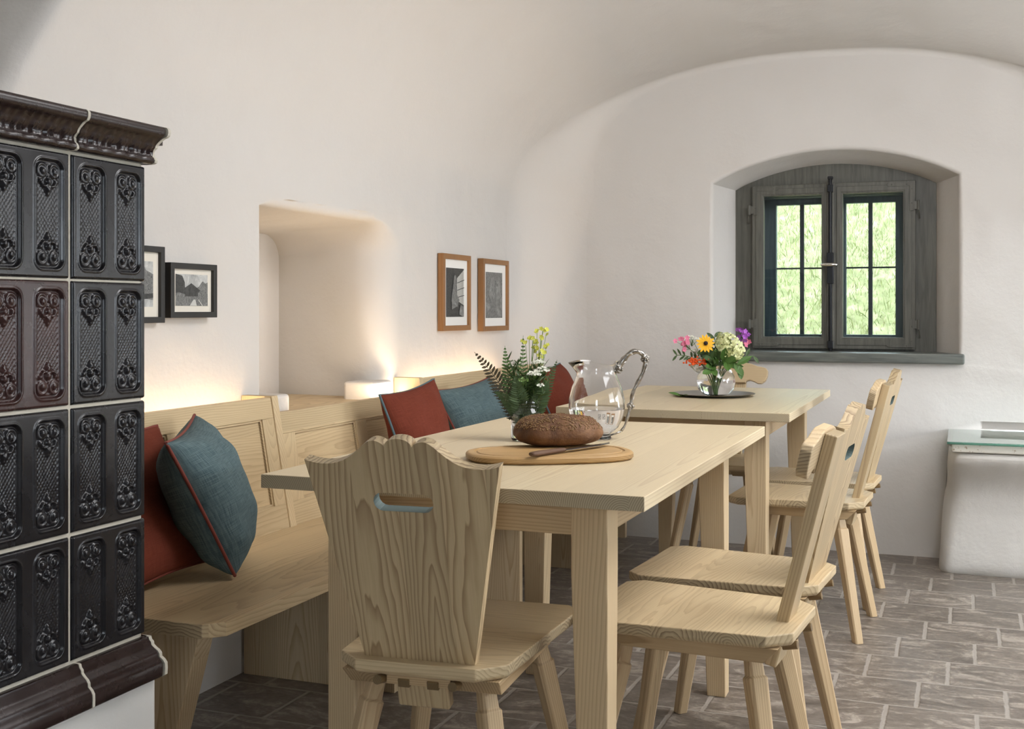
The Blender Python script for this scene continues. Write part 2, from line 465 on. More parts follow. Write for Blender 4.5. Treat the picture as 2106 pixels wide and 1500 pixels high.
def cove():
    # soft plaster cove where the left wall and the vault run into the end wall
    K = 10; grid = []
    def profile(y):
        r = vault_row(y)
        low = [(WX, y, 1.45*k/14) for k in range(14)]
        return low + r[:70]
    base = profile(YE)
    n = len(base)
    rad = []
    for i in range(n):
        x, _, z = base[i]
        rad.append(.30 - .27*sstep(1.75, 2.20, z) if i < n else .03)
    for k in range(K+1):
        th = pi/2*k/K; row = []
        for i in range(n):
            r = rad[i]; y = YE - r*(1-sin(pi/2-th)) if False else YE - r*(1-cos(th))
            P = profile(y)
            p = Vector(P[i]); q0 = Vector(P[max(0, i-1)]); q1 = Vector(P[min(n-1, i+1)])
            t = (q1-q0); nn = Vector((t.z, 0, -t.x)).normalized()
            off = r*(1-sin(th))
            row.append(p + nn*off)
        grid.append(row)
    mb = MB(); mb.rings(grid, False, False, False)
    return tag(mb.build('trim_4', M_plaster, smooth=True), kind='structure')
cove()

# end wall with arched window recess
def arch_pts(x0, x1, z0, zs, za, n=24):
    # straight jambs, segmental arch top; starts bottom-left going right
    pts = [(x0, z0)]
    m = 10
    for i in range(1, m): pts.append((x0+(x1-x0)*i/m, z0))
    pts.append((x1, z0))
    for i in range(1, 8): pts.append((x1, z0+(zs-z0)*i/8))
    for i in range(n+1):
        t = i/n; x = x1+(x0-x1)*t; pts.append((x, zs+(za-zs)*(1-(2*t-1)**2)**.92 if 0 < t < 1 else zs))
    for i in range(1, 8): pts.append((x0, zs-(zs-z0)*i/8))
    return pts
def end_wall():
    mb = MB()
    front = arch_pts(-1.092, -.022, .87, 1.672, 1.806)
    inner = arch_pts(-1.018, -.129, .87, 1.658, 1.762)
    rings = []
    cx_, cz_ = -.557, 1.3
    K = 6; r = .022
    for k in range(K+1):
        th = pi/2*k/K; rr = []
        for (x, z) in front:
            nx = (x-cx_); nz = (z-cz_); l = sqrt(nx*nx+nz*nz)
            e = r*(1-sin(th)); rr.append((x+nx/l*e, YE + r*(1-cos(th)), z+nz/l*e))
        rings.append(rr)
    for f_ in (.5, 1.0):
        rings.append([(a[0]*(1-f_)+b[0]*f_, YE+r+(.25-r)*f_, a[1]*(1-f_)+b[1]*f_) for a, b in zip(front, inner)])
    rings.append([(b[0], 5.86, b[1]) for b in inner])
    mb.rings(rings, False, False, True)
    hole = [(p[0], p[2]) for p in rings[0]]
    outer = [(-2.2, 0), (3.2, 0), (3.2, 2.75), (-2.2, 2.75)]
    rc0 = [(.065, .569), (3.0, .569), (3.0, .603), (.065, .603)]
    tris = tessellate_polygon([[Vector((p[0], p[1], 0)) for p in outer], [Vector((p[0], p[1], 0)) for p in hole], [Vector((p[0], p[1], 0)) for p in rc0]])
    mb.add([(p[0], YE, p[1]) for p in outer+hole+rc0], [tuple(t) for t in tris])
    rc = [(.065, .569), (3.0, .569), (3.0, .603), (.065, .603)]
    mb.rings([[(p[0], YE, p[1]) for p in rc], [(p[0]+(.01 if p[0] < 1 else 0), YE+.05, p[1]) for p in rc]], False, True, True)
    # outer masonry face
    h2 = [(p[0], p[1]) for p in inner]
    tris = tessellate_polygon([[Vector((p[0], p[1], 0)) for p in outer], [Vector((p[0], p[1], 0)) for p in h2]])
    mb.add([(p[0], 5.86, p[1]) for p in outer+h2], [tuple(t) for t in tris])
    o = mb.build('wall_end', M_plaster, smooth='angle', angle=40)
    bm = bmesh.new(); bm.from_mesh(o.data); bmesh.ops.remove_doubles(bm, verts=bm.verts, dist=1e-5); bmesh.ops.recalc_face_normals(bm, faces=bm.faces); bm.to_mesh(o.data); bm.free()
    tag(o, kind='structure')
end_wall()
# right and rear walls with added openings (behind the viewer)
def holed(name, axis, pos, holes, a0, a1, top=2.75, th=.12):
    mb = MB(); out = [(a0, 0), (a1, 0), (a1, top), (a0, top)]
    mb.prism(out, pos, pos+th, axis, holes=[[(h[0], h[2]), (h[1], h[2]), (h[1], h[3]), (h[0], h[3])] for h in holes])
    tag(mb.build(name, M_plaster_grey), kind='structure')
holed('wall_right', 'X', 3.0, [(1.70, 3.20, 1.17, 2.13), (3.70, 5.00, 1.17, 2.13)], -2.2, 5.44)  # unseen window openings assumed to go with the side daylight
holed('wall_rear', 'Y', -2.12, [(.25, .95, .9, 1.8)], -2.2, 3.1)  # rear opening invented to go with the fill light

# plaster stubs at the two ends of the niche
def stub(name, y0, y1, z1, x0=-2.12, x1=-1.995):
    mb = MB().box(x0, x1, y0, y1, .735, z1)
    tag(mb.build(name, M_plaster, bevel=.012, seg=3), kind='structure')
stub('trim_1', NY0-.01, 3.215, .818); stub('trim_2', 3.775, 3.93, .822)

# wooden board in the niche
mb = MB().box(-2.492, -2.005, NY0+.012, NY1+.03, .7355, .757)
tag(mb.build('niche_board', wood('Y', 'X', .16, .006, .02, (206, 184, 148), (170, 142, 104)), bevel=.002), 'wide pale wooden board lying on the sill of the plaster wall niche', 'shelf')

# ledge on the right: plaster block, old slab, glass plate
def ledge():
    root = empty('masonry_ledge', (-.1, 5.1, 0), 0, 'white plastered masonry ledge built against the end wall under a glass plate', 'ledge')
    prof = [(5.13, -.04), (5.127, .06), (5.125, .12), (5.12, .25), (5.105, .34), (5.06, .40), (5.0, .44), (4.955, .47), (4.935, .50), (4.945, .52), (4.97, .523), (5.438, .523)]
    rings = []
    for k, (dx, fy) in enumerate([(0.0, .14), (.004, .08), (.014, .035), (.035, .01), (.07, 0), (.5, 0), (1.2, 0), (2.3, 0)]):
        r = []
        for (y, z) in prof:
            lean = -.045*(1-z/.52)+.0 if k < 5 else 0
            yy = y + (fy if y < 5.4 else 0)
            bul = .012*sin(z*19+k)*(1 if 0 < z < .5 and k < 6 else 0)
            r.append((-.06 + lean + dx + bul*.4, yy + bul*.5, z))
        r.append((r[-1][0], 5.438, -.04)); rings.append(r)
    mb = MB().rings(rings, True, True, True, T(.1, -5.1, 0))
    o = mb.build('plaster_block', M_plaster_grey, root, smooth='angle', angle=50)
    sm = o.modifiers.new('sub', 'SUBSURF'); sm.levels = 1; sm.render_levels = 2
    t = NT('chipped_white_slab'); n = t.noise(t.obj(), 90, 4, .7); n2 = t.noise(t.obj(), 6, 2, .5)
    t.base(t.mix(t.ramp(t.math('ADD', n, t.math('MULTIPLY', n2, .25)), [(.76, (0,0,0)), (.80, (1,1,1))]), srgb(212, 208, 198), srgb(150, 130, 108))); t.rough(.7)
    MB().box(.055, 2.35, -.175, .34, .5235, .556).build('stone_slab', t.m, root, bevel=.006)
    return root
ledge()
g = NT('green_plate_glass'); g.base(srgb(222, 236, 230)); g.rough(.0); g.b.inputs['Transmission Weight'].default_value = 1; g.b.inputs['IOR'].default_value = 1.5
va = g.nd('ShaderNodeVolumeAbsorption'); va.inputs[0].default_value = (.35, .75, .62, 1); va.inputs[1].default_value = 3.5; g.l.new(va.outputs[0], g.out.inputs[1])
tag(MB().box(-.062, 2.3, 4.9, 5.435, .5565, .5665).build('glass_plate', g.m, bevel=.001), 'clear glass plate with green edge lying on the white plastered ledge', 'glass plate')
# ------------------------------------------------------------------ window
def window():
    root = empty('window_1', (-.5735, 5.66, .884)); root['kind'] = 'structure'
    M = T(.5735, -5.66, -.884)
    def ring_frame(name, x0, x1, z0, z1, a, b, c_, d_, y0, y1, mat, par=root, bev=.003):
        # rectangular frame: outer x0..x1,z0..z1 ; opening a..b, c_..d_
        mb = MB(); mb.prism([(x0,z0),(x1,z0),(x1,z1),(x0,z1)], y0, y1, 'Y', holes=[[(a,c_),(b,c_),(b,d_),(a,d_)]], M=M)
        return mb.build(name, mat, par, bevel=bev)
    out = [(p[0], p[1]) for p in arch_pts(-1.03, -.117, .86, 1.664, 1.770)]
    mb = MB(); mb.prism(out, 5.66, 5.73, 'Y', holes=[[(-.93, .915), (-.218, .915), (-.218, 1.66), (-.93, 1.66)]], M=M)
    mb.build('window_frame', M_gfr, root, bevel=.002)
    for nm, (x0, x1, a, b) in (('l', (-.943, -.590, -.888, -.622)), ('r', (-.570, -.205, -.524, -.26))):
        fr = ring_frame('sash', x0, x1, .902, 1.675, a-.001, b+.001, .957, 1.623, 5.625, 5.668, M_gfr)
        tag(fr, 'grey weathered casement sash')
        # inner rebate lip
        mb = MB(); mb.prism([(x0+.018,.920),(x1-.018,.920),(x1-.018,1.657),(x0+.018,1.657)], 5.621, 5.6255, 'Y', holes=[[(a-.008,.949),(b+.008,.949),(b+.008,1.631),(a-.008,1.631)]], M=M)
        mb.build('sash_moulding', M_gfr, fr, bevel=.0015)
        MB().box(a-.004, b+.004, 5.645, 5.648, .953, 1.627, M).build('glass_pane', M_pane, fr)
        # corner plates and hinges
        sgn = 1 if nm == 'l' else -1; hx = x0 if nm == 'l' else x1
        for zc, up in ((.912, 1), (1.665, -1)):
            mb = MB()
            L = .11; wd = .017
            xa = hx + sgn*.008
            pl = [(xa, zc), (xa+sgn*L, zc), (xa+sgn*(L+.008), zc+up*wd/2), (xa+sgn*L, zc+up*wd), (xa+sgn*wd, zc+up*wd), (xa+sgn*wd, zc+up*.13), (xa, zc+up*.13)]
            mb.prism(pl, 5.6185, 5.622, 'Y', M=M)
            for q in (.03, .095): mb.ball((xa+sgn*q, 5.6185, zc+up*wd/2), .003, M, 6, 4); mb.ball((xa+sgn*wd/2, 5.6185, zc+up*q), .003, M, 6, 4)
            mb.build('corner_plate', M_gfr, fr, bevel=.001)
            zh = zc+up*.105
            mb = MB(); mb.tube([(hx-sgn*.012, 5.617, zh-.022), (hx-sgn*.012, 5.617, zh+.022)], .006, 10, M)
            mb.box(min(hx-sgn*.012, hx+sgn*.01), max(hx-sgn*.012, hx+sgn*.01), 5.617, 5.621, zh-.018, zh+.018, M)
            mb.tube([(hx-sgn*.018, 5.64, zh-.06), (hx-sgn*.016, 5.625, zh-.03), (hx-sgn*.012, 5.617, zh-.02)], .0025, 6, M)
            mb.build('hinge', M_gfr, fr, smooth='angle')
    # middle cover strip
    MB().box(-.596, -.562, 5.612, 5.626, .902, 1.675, M).build('cover_strip', M_gfr, root, bevel=.003)
    # espagnolette
    rod = MB(); rod.tube([(-.578, 5.598, .892), (-.578, 5.598, 1.70)], .008, 12, M)
    for z0, z1, r in ((1.63, 1.665, .013), (1.205, 1.35, .015), (.905, .94, .013), (1.69, 1.703, .012)):
        rod.box(-.578-r, -.578+r, 5.59, 5.612, z0, z1, M)
    rb = rod.build('espagnolette_rod', M_blackmetal, root, bevel=.003, smooth='angle')
    tag(rb, 'black iron espagnolette rod')
    kn = MB(); kn.lathe([(0.0005, -.039), (.006, -.036), (.0095, -.02), (.0105, 0), (.0095, .02), (.006, .036), (.0005, .039)], 16, M @ T(-.582, 5.578, 1.293) @ Matrix.Rotation(R(90), 4, 'Y'))
    kn.tube([(-.578, 5.594, 1.293), (-.58, 5.58, 1.293)], .005, 8, M)
    tag(kn.build('window_handle', M_chrome, rb, smooth=True), 'polished oval handle')
    # outer window
    mb = MB(); mb.prism([(-1.02, .87), (-.13, .87), (-.13, 1.655), (-1.02, 1.655)], 5.84, 5.885, 'Y',
        holes=[[(-.862,.965),(-.605,.965),(-.605,1.598),(-.862,1.598)], [(-.53,.965),(-.303,.965),(-.303,1.598),(-.53,1.598)]], M=M)
    of = mb.build('outer_window_frame', M_outer, root, bevel=.003)
    for a, b, bx in ((-.862, -.605, -.739), (-.53, -.303, -.418)):
        MB().box(bx-.0095, bx+.0095, 5.853, 5.872, .965, 1.598, M).build('glazing_bar', M_bar, of)
        MB().box(a, b, 5.858, 5.868, 1.283, 1.291, M).build('glazing_bar', M_bar, of)
        MB().box(a-.003, b+.003, 5.8615, 5.8635, .962, 1.601, M).build('glass_pane', M_pane, of)
    # lining between inner and outer window
    mb = MB(); mb.box(-1.0, -.94, 5.73, 5.84, .87, 1.655, M); mb.box(-.21, -.14, 5.73, 5.84, .87, 1.655, M)
    mb.box(-.94, -.21, 5.73, 5.84, 1.625, 1.655, M); mb.box(-.94, -.21, 5.73, 5.84, .87, .93, M)
    mb.build('box_lining', M_outer, root)
    # sill
    sl = [(-1.13, 5.405), (.003, 5.402), (.003, 5.4385), (-.02, 5.445), (-.11, 5.66), (-1.03, 5.66), (-1.09, 5.445), (-1.13, 5.4385)]
    mb = MB(); mb.prism(sl, .848, .893, 'Z', M=M)
    sb = mb.build('window_sill', M_gsill, root, bevel=.007, seg=3)
    tag(sb, 'thick weathered grey wooden sill')
window()

# grassy slope outside
def outside():
    rng = random.Random(3)
    def hz(x, y): return .1 + (y-6.1)*.82 + .05*sin(x*3.1+y*2) + .04*sin(y*7+x*1.3)
    mb = MB(); nx, ny = 40, 30
    vs = [(-5+8*i/nx, 6.2+3.3*j/ny, hz(-5+8*i/nx, 6.2+3.3*j/ny)) for j in range(ny+1) for i in range(nx+1)]
    mb.add(vs, [(j*(nx+1)+i, j*(nx+1)+i+1, (j+1)*(nx+1)+i+1, (j+1)*(nx+1)+i) for j in range(ny) for i in range(nx)])
    t = NT('meadow_ground'); n = t.noise(t.obj(), 14, 5, .7); t.base(t.ramp(n, [(.3, srgb(80,80,44)), (.5, srgb(104,104,66)), (.7, srgb(130,126,98))])); t.rough(.9)
    tag(mb.build('grass_slope', t.m, smooth=True), kind='structure')
    gv = NT('bounce_ground'); gn = gv.noise(gv.obj(), 60, 4, .7); gv.base(gv.mix(gn, srgb(170,164,150), srgb(214,208,196))); gv.rough(.9)
    tag(MB().box(-5, 3, 5.862, 6.9, .30, .62).build('bounce_strip', gv.m), kind='structure')  # unseen pale ground added to bounce light up into the window recess
    g = MB(); 
    for i in range(30000):
        y = rng.uniform(6.75, 8.75); x = rng.uniform(-2.4, .7)
        h = rng.uniform(.015, .06); a = rng.uniform(0, 2*pi); lx, ly = rng.gauss(0, .022), rng.gauss(-.01, .02)
        z = hz(x, y); w_ = rng.uniform(.0012, .003)
        dx, dy = cos(a)*w_, sin(a)*w_
        g.cur = rng.choice([0, 0, 1, 1, 1, 2])
        g.add([(x-dx, y-dy, z-.01), (x+dx, y+dy, z-.01), (x+lx*.5+dx*.6, y+ly*.5, z+h*.6), (x+lx, y+ly, z+h), (x+lx*.5-dx*.6, y+ly*.5, z+h*.6)], [(0, 1, 2, 3, 4)])
    cols = [simple('meadow_blade', srgb(112, 114, 58), .8), simple('meadow_blade_pale', srgb(146, 140, 108), .8), simple('meadow_blade_green', srgb(90, 98, 44), .8)]
    o = g.build('meadow_grass', cols, recalc=False)
    tag(o, 'sunlit green meadow grass on the slope outside the window', 'grass', kind='stuff')
outside()

# ------------------------------------------------------------------ tables
def make_table(name, x0, x1, y0, y1, lx0, lx1, ly0, ly1, label):
    root = empty(name, ((x0+x1)/2, (y0+y1)/2, 0), 0, label, 'table', 'pale wooden dining tables')
    M = T(-(x0+x1)/2, -(y0+y1)/2, 0)
    mt = wood('Y', 'X', .13, .0040, .004, (216, 200, 168), (176, 150, 116), .42, .7, 'ash_tabletop', .04, .03)
    mb = MB().box(x0, x1, y0, y1, .722, .75, M)
    mb.build('tabletop', mt, root, bevel=.0018)
    ml = wood('Z', 'X', .30, .0052, .014, (206, 183, 147), (156, 127, 94), .48, .75, 'ash_leg', .12)
    W = .072; B = .052
    for (xa, sx) in ((lx0, 1), (lx1, -1)):
        for (ya, sy) in ((ly0, 1), (ly1, -1)):
            q = []
            for z, s_ in ((0, B), (.58, W), (.7215, W)):
                x_ = sorted((0, sx*s_)); y_ = sorted((0, sy*s_))
                q.append([(x_[0], y_[0], z), (x_[1], y_[0], z), (x_[1], y_[1], z), (x_[0], y_[1], z)])
            mb = MB().rings(q)
            mb.build('leg', ml, root, loc=(xa-(x0+x1)/2, ya-(y0+y1)/2, 0), bevel=.0025)
    ma = wood('X', 'Z', .2, .006, .02, (201, 177, 140), (152, 123, 91), .5, .8, 'ash_apron', .08)
    may = wood('Y', 'Z', .2, .006, .02, (201, 177, 140), (152, 123, 91), .5, .8, 'ash_apron', .08)
    for y in (ly0+.014, ly1-.036): MB().box(lx0+W, lx1-W, y, y+.022, .655, .7215, M).build('apron', ma, root, bevel=.0015)
    for x in (lx0+.014, lx1-.036): MB().box(x, x+.022, ly0+W, ly1-W, .655, .7215, M).build('apron', may, root, bevel=.0015)
    return root
make_table('dining_table', -1.331, -.5315, 2.033, 3.388, -1.217, -.621, 2.105, 3.316, 'nearer pale wooden dining table carrying bread board, glass pitcher and flower jar')
make_table('dining_table', -1.314, -.5215, 3.825, 5.051, -1.225, -.608, 3.90, 4.98, 'farther pale wooden dining table with round vase of mixed flowers, near the window')

# ------------------------------------------------------------------ chairs
M_peg = wood('Y', 'X', .3, .003, .004, (142, 118, 82), (118, 88, 58), .55, .6, 'peg_wood')
M_teal_paint = simple('teal_paint', srgb(92, 108, 106), .6)
def chair_seat(root, dep):
    # seat outline
    hb, hf = .163, .193; yb, yf = -dep/2, dep/2
    p = [(-.115, yb), (.115, yb), (hb, yb+.045), (hf, yf-.035), (hf-.03, yf), (-hf+.03, yf), (-hf, yf-.035), (-hb, yb+.045)]
    def sc_(z, e): return [(x*(1-e/.18), y*(1-e/.22), z) for x, y in p]
    mb = MB().rings([sc_(.424, .006), sc_(.431, 0), sc_(.4498, 0)])
    mb.build('seat', wood('X', 'Y', .105, .0075, .05, (212, 191, 154), (162, 133, 99), .45, .7, 'ash_seat', .06), root, bevel=.0025)
    mr = wood('Y', 'X', .3, .0055, .012, (195, 169, 132), (142, 112, 72), .5, .9, 'ash_batten', .06)
    for s in (-1, 1):
        xs = [s*.058, s*.148]; x0, x1 = min(xs), max(xs)
        a, b = yb+.022, yf-.05
        mb = MB().hexa([(x0, a+.03, .392), (x1, a+.03, .392), (x1, b-.05, .392), (x0, b-.05, .392)], [(x0-.004, a, .4235), (x1+.004, a, .4235), (x1+.004, b, .4235), (x0-.004, b, .4235)])
        ba = mb.build('batten', mr, root, bevel=.002)
        mb = MB(); mb.lathe([(.0, 0), (.0085, 0), (.0085, .03), (0, .03)], 12, T(s*.072, a+.008, .410) @ Matrix.Rotation(R(80), 4, 'X'))
        mb.build('peg', M_peg, ba, smooth='angle')
    MB().box(-.062, .062, yb+.02, yb+.05, .404, .4235).build('cleat', wood('X', 'Z', .3, .004, .006, (195, 169, 132), (142, 112, 72), .5, .9, 'ash_cleat'), root, bevel=.0015)
    ml = wood('Z', 'X', .3, .0045, .008, (204, 179, 142), (152, 121, 89), .48, .8, 'ash_chair_leg', .05)
    for s in (-1, 1):
        for (tx, ty, bx, by) in ((.105, yb+.085, .185, yb+.012), (.118, yf-.10, .190, yf-.02)):
            p0 = Vector((s*bx, by, 0)); p1 = Vector((s*tx, ty, .405)); Lg = (p1-p0).length
            q = (p1-p0).to_track_quat('Z', 'Y')
            mb = MB()
            def octo(r, z, c=.30):
                k = r*(1-c)
                return [(-k, -r, z), (k, -r, z), (r, -k, z), (r, k, z), (k, r, z), (-k, r, z), (-r, k, z), (-r, -k, z)]
            zc = -.012
            mb.rings([octo(.0145, zc), octo(.0205, Lg-.055), octo(.0165, Lg-.050), octo(.0145, Lg+.004)])
            o = mb.build('leg', ml, root, loc=p0, bevel=.0012)
            o.rotation_mode = 'QUATERNION'; o.rotation_quaternion = q
            # flatten foot onto floor
            for v in o.data.vertices[:8]:
                wv = q.to_matrix() @ v.co + p0
                d = (q.to_matrix() @ Vector((0, 0, 1)))
                v.co.z += (-wv.z + .0005)/d.z
    return p

CROWN = []
for k in range(9):                       # middle lobe
    a_ = pi/2*k/8; CROWN.append((.069*sin(a_), .119+.060*cos(a_)**.9 if k < 8 else .119))
for k in range(1, 13):                   # side lobe and shoulder
    t_ = k/12; CROWN.append((.069+.125*t_, .119 + .043*sin(pi*min(1, t_*1.05))**.75 - .012*t_**3 if t_ < .9 else .119-.012*t_**3))
CROWN[-1] = (.194, .108); CROWN[-2] = (.184, .122)
for u_, v_ in ((.215, .082), (.24, .052), (.27, .022), (.30, .0), (.335, -.017), (.37, -.025), (.41, -.027), (.45, -.020), (.48, -.010), (.5, .0)): CROWN.append((u_, v_))
def slot(w_, h_, zc, n=8):
    pts = []
    for s, a0 in ((1, -pi/2), (-1, pi/2)):
        for i in range(n+1):
            a = a0 + pi*i/n
            pts.append((s*(w_/2-h_/2) + h_/2*cos(a), zc + h_/2*sin(a)))
    return pts
def lean_M(yb): return T(0, yb+.045, .4225) @ Matrix.Rotation(R(14.5), 4, 'X')
def back_crown(root, dep, W=.363):
    # local board: u across, w up along board (0 at seat under-side)
    top = .412
    o = [(-.100, .0), (.100, .0)]
    for u, v in reversed(CROWN): o.append((u*W, top+v*.21*W/.363*1.15 if False else top + v*W*1.0*.68))
    for u, v in CROWN[1:]: o.append((-u*W, top + v*W*.68))
    # straight flaring sides come for free
    mb = MB(); mb.hole_mi = 1
    mb.prism([(a, b) for a, b in o], -.0125, .0125, 'Y', holes=[slot(.112, .034, .338)])
    bd = mb.build('backrest', [wood('Z', 'X', (.083), .0105, .060, (201, 179, 142), (146, 119, 87), .46, 1.35, 'ash_back', .05), M_teal_paint], root, bevel=.0022)
    bd.matrix_local = lean_M(-dep/2)
    tag(bd, 'crown-topped board with rounded grip slot painted teal inside')
    tenon(root, bd)
    return bd
def tenon(root, bd):
    mb = MB().box(-.05, .05, -.0125, .0125, -.066, 0.001)
    tn = mb.build('tenon', wood('Z', 'X', .083, .0075, .02, (201, 179, 142), (146, 119, 87), .46, 1.0, 'ash_back', .05), bd, bevel=.004, seg=3)
    for s in (-1, 1):
        mb = MB().box(s*.028-.011, s*.028+.011, -.03, -.0122, -.016, -.001)
        mb.build('wedge', M_peg, tn, bevel=.001)
def back_rail(root, dep):
    mb = MB().hexa([(-.042, -.0125, 0), (.042, -.0125, 0), (.042, .0125, 0), (-.042, .0125, 0)], [(-.05, -.0125, .425), (.05, -.0125, .425), (.05, .0125, .425), (-.05, .0125, .425)])
    bd = mb.build('backrest', wood('Z', 'X', .3, .0068, .016, (201, 179, 142), (150, 121, 89), .46, .9, 'ash_post', .05), root, bevel=.002)
    bd.matrix_local = lean_M(-dep/2); tag(bd, 'narrow upright board')
    half = [(.0, .432), (.045, .432), (.075, .426), (.100, .416), (.125, .412), (.140, .407), (.148, .395), (.147, .372), (.138, .350), (.122, .338), (.104, .338), (.086, .347), (.070, .352), (.055, .348), (.051, .340)]
    o = half + [(-u, v) for u, v in reversed(half[1:])]
    rl = MB().prism(list(reversed(o)), .0128, .036, 'Y').build('top_rail', wood('X', 'Z', .3, .006, .014, (206, 183, 146), (156, 127, 95), .46, .8, 'ash_rail', .05), bd, bevel=.003, seg=3)
    tag(rl, 'curved top rail with drooping rounded ends')
    tenon(root, bd)
    return bd
def chair(kind, x, y, rz, label, dep=.444, group='farmhouse chairs around the two tables'):
    root = empty('farmhouse_chair', (x, y, 0), R(rz), label, 'chair', group)
    chair_seat(root, dep)
    (back_crown if kind == 'crown' else back_rail)(root, dep)
    return root
chair('crown', -.935, 2.134, 4.3, 'crown-backed wooden chair in front, at the near end of the nearer table', .49)
chair('rail', -.525, 2.47, 90-4, 'wooden chair with narrow T-shaped back, right side of nearer table, nearest the viewer')
cb = chair('crown', -.525, 2.90, 90-4.3, 'crown-backed wooden chair on the right side of the nearer table, second from the viewer')
def clone(src, x, y, rz, label):
    c = copy_tree(src); c.location = (x, y, 0); c.rotation_euler = (0, 0, R(rz)); c['label'] = label; return c
ca = [o for o in bpy.data.objects if o.name.startswith('farmhouse_chair') and 'T-shaped' in o.get('label', '')][0]
clone(ca, -.522, 4.15, 90-3, 'wooden chair with narrow T-shaped back at the farther table, on the side facing right')
clone(cb, -.522, 4.60, 90-3, 'crown-backed wooden chair at the farther table, its right side, closest to the window wall')
CEX = -.957
clone(ca, CEX, 5.0, 180, 'wooden chair with T-shaped back standing behind the flower vase against the end wall')

# ------------------------------------------------------------------ built-in bench
def bench():
    root = empty('corner_bench', (-1.62, 3.6, 0), 0, 'long built-in pale wooden bench with panelled backs along the left wall', 'bench')
    OX, OY = -1.62, 3.6
    M = T(-OX, -OY, 0)
    SL = .173
    def bx(z): return -1.842 - SL*(z-.447)
    def pbox(mb, y0, y1, z0, z1, o0, o1):
        # o0 back offset, o1 front offset relative to the sloped face
        vs = []
        for z in (z0, z1):
            for y in (y0, y1):
                vs += [(bx(z)+o0, y, z), (bx(z)+o1, y, z)]
        mb.add(vs, [(0,1,3,2),(4,6,7,5),(0,4,5,1),(2,3,7,6),(1,5,7,3),(0,2,6,4)], M)
    ms = wood('Y', 'X', .15, .0075, .04, (205, 181, 142), (156, 125, 91), .46, .8, 'ash_bench_seat', .08)
    seat = [(-1.402, 2.018), (-1.402, 5.42), (-1.86, 5.42), (-1.86, 1.981), (-1.436, 1.981)]
    mb = MB().prism(list(reversed(seat)), .418, .447, 'Z', M=M); mb.build('seat', ms, root, bevel=.0015)
    my = wood('Y', 'Z', .16, .0065, .03, (207, 185, 148), (162, 135, 101), .48, .7, 'ash_bench_rail', .06)
    mz = wood('Z', 'Y', .16, .006, .02, (207, 185, 148), (164, 137, 105), .48, .6, 'ash_bench_stile', .06)
    mp = wood('Y', 'Z', .19, .0085, .05, (205, 182, 144), (162, 133, 99), .48, .75, 'ash_bench_panel', .03)
    def seg(y0, y1, ztop, ops, zo0, zo1):
        t = .022
        mb = MB(); pbox(mb, y0, y1, zo1, ztop, -t, 0); rt = mb.build('top_rail', my, root, bevel=.002)
        mb = MB(); pbox(mb, y0, y1, .447, zo0, -t, 0); mb.build('bottom_rail', my, root, bevel=.001)
        edges = [y0] + [e for o in ops for e in o] + [y1]
        for i in range(0, len(edges), 2):
            mb = MB(); pbox(mb, edges[i], edges[i+1], zo0, zo1, -t, -.0003); mb.build('stile', mz, root, bevel=.001)
        for (a, b) in ops:
            mb = MB(); pbox(mb, a-.004, b+.004, zo0-.004, zo1+.004, -.02, -.012); mb.build('panel', mp, root)
            mb = MB(); 
            for (c0, c1, d0, d1) in ((a, a+.006, zo0, zo1), (b-.006, b, zo0, zo1), (a, b, zo1-.006, zo1), (a, b, zo0, zo0+.006)):
                pbox(mb, c0, c1, d0, d1, -.012, -.005)
            mb.build('panel_bead', my, root)
    seg(1.985, 2.966, .825, [(2.04, 2.471), (2.534, 2.907)], .516, .765)
    seg(3.0, 3.968, .778, [(3.068, 3.447), (3.518, 3.90)], .516, .715)
    seg(4.002, 5.42, .825, [(4.07, 4.457), (4.52, 4.92), (4.985, 5.36)], .516, .763)
    # side boards closing the gap behind the backs
    for y0 in (1.983, 2.966, 3.968):  # the first, out of view, is added to block light leaking from the strip
        z0, z1 = .30, .829
        mb = MB(); 
        vs = []
        for z in (z0, z1):
            for y in (y0, y0+.032): vs += [(-2.009, y, z), (bx(z)+.004, y, z)]
        mb.add(vs, [(0,1,3,2),(4,6,7,5),(0,4,5,1),(2,3,7,6),(1,5,7,3),(0,2,6,4)], M)
        mb.build('side_board', wood('Z', 'X', .2, .005, .01, (211, 189, 152), (170, 143, 109), .48, .7, 'ash_side', .06), root, bevel=.0015)
    MB().box(-2.004, -1.90, 1.99, 5.40, .655, .672, M).build('led_light_stop', my, root)  # unseen board added to keep strip light from spilling under the bench
    # supports
    mk = wood('Z', 'X', .14, .006, .02, (199, 178, 146), (142, 112, 70), .5, .8, 'ash_support', .06)
    for y in (2.965, 3.965, 4.66, 5.38):
        MB().box(-2.0, -1.50, y, y+.03, 0, .4175, M).build('support_board', mk, root, bevel=.0015)
    mb = MB().hexa([(-1.70, 2.0, 0), (-1.573, 2.0, 0), (-1.573, 2.055, 0), (-1.70, 2.055, 0)], [(-1.76, 2.0, .4175), (-1.456, 2.0, .4175), (-1.456, 2.055, .4175), (-1.76, 2.055, .4175)], M)
    mb.build('leg', mk, root, bevel=.002)
bench()

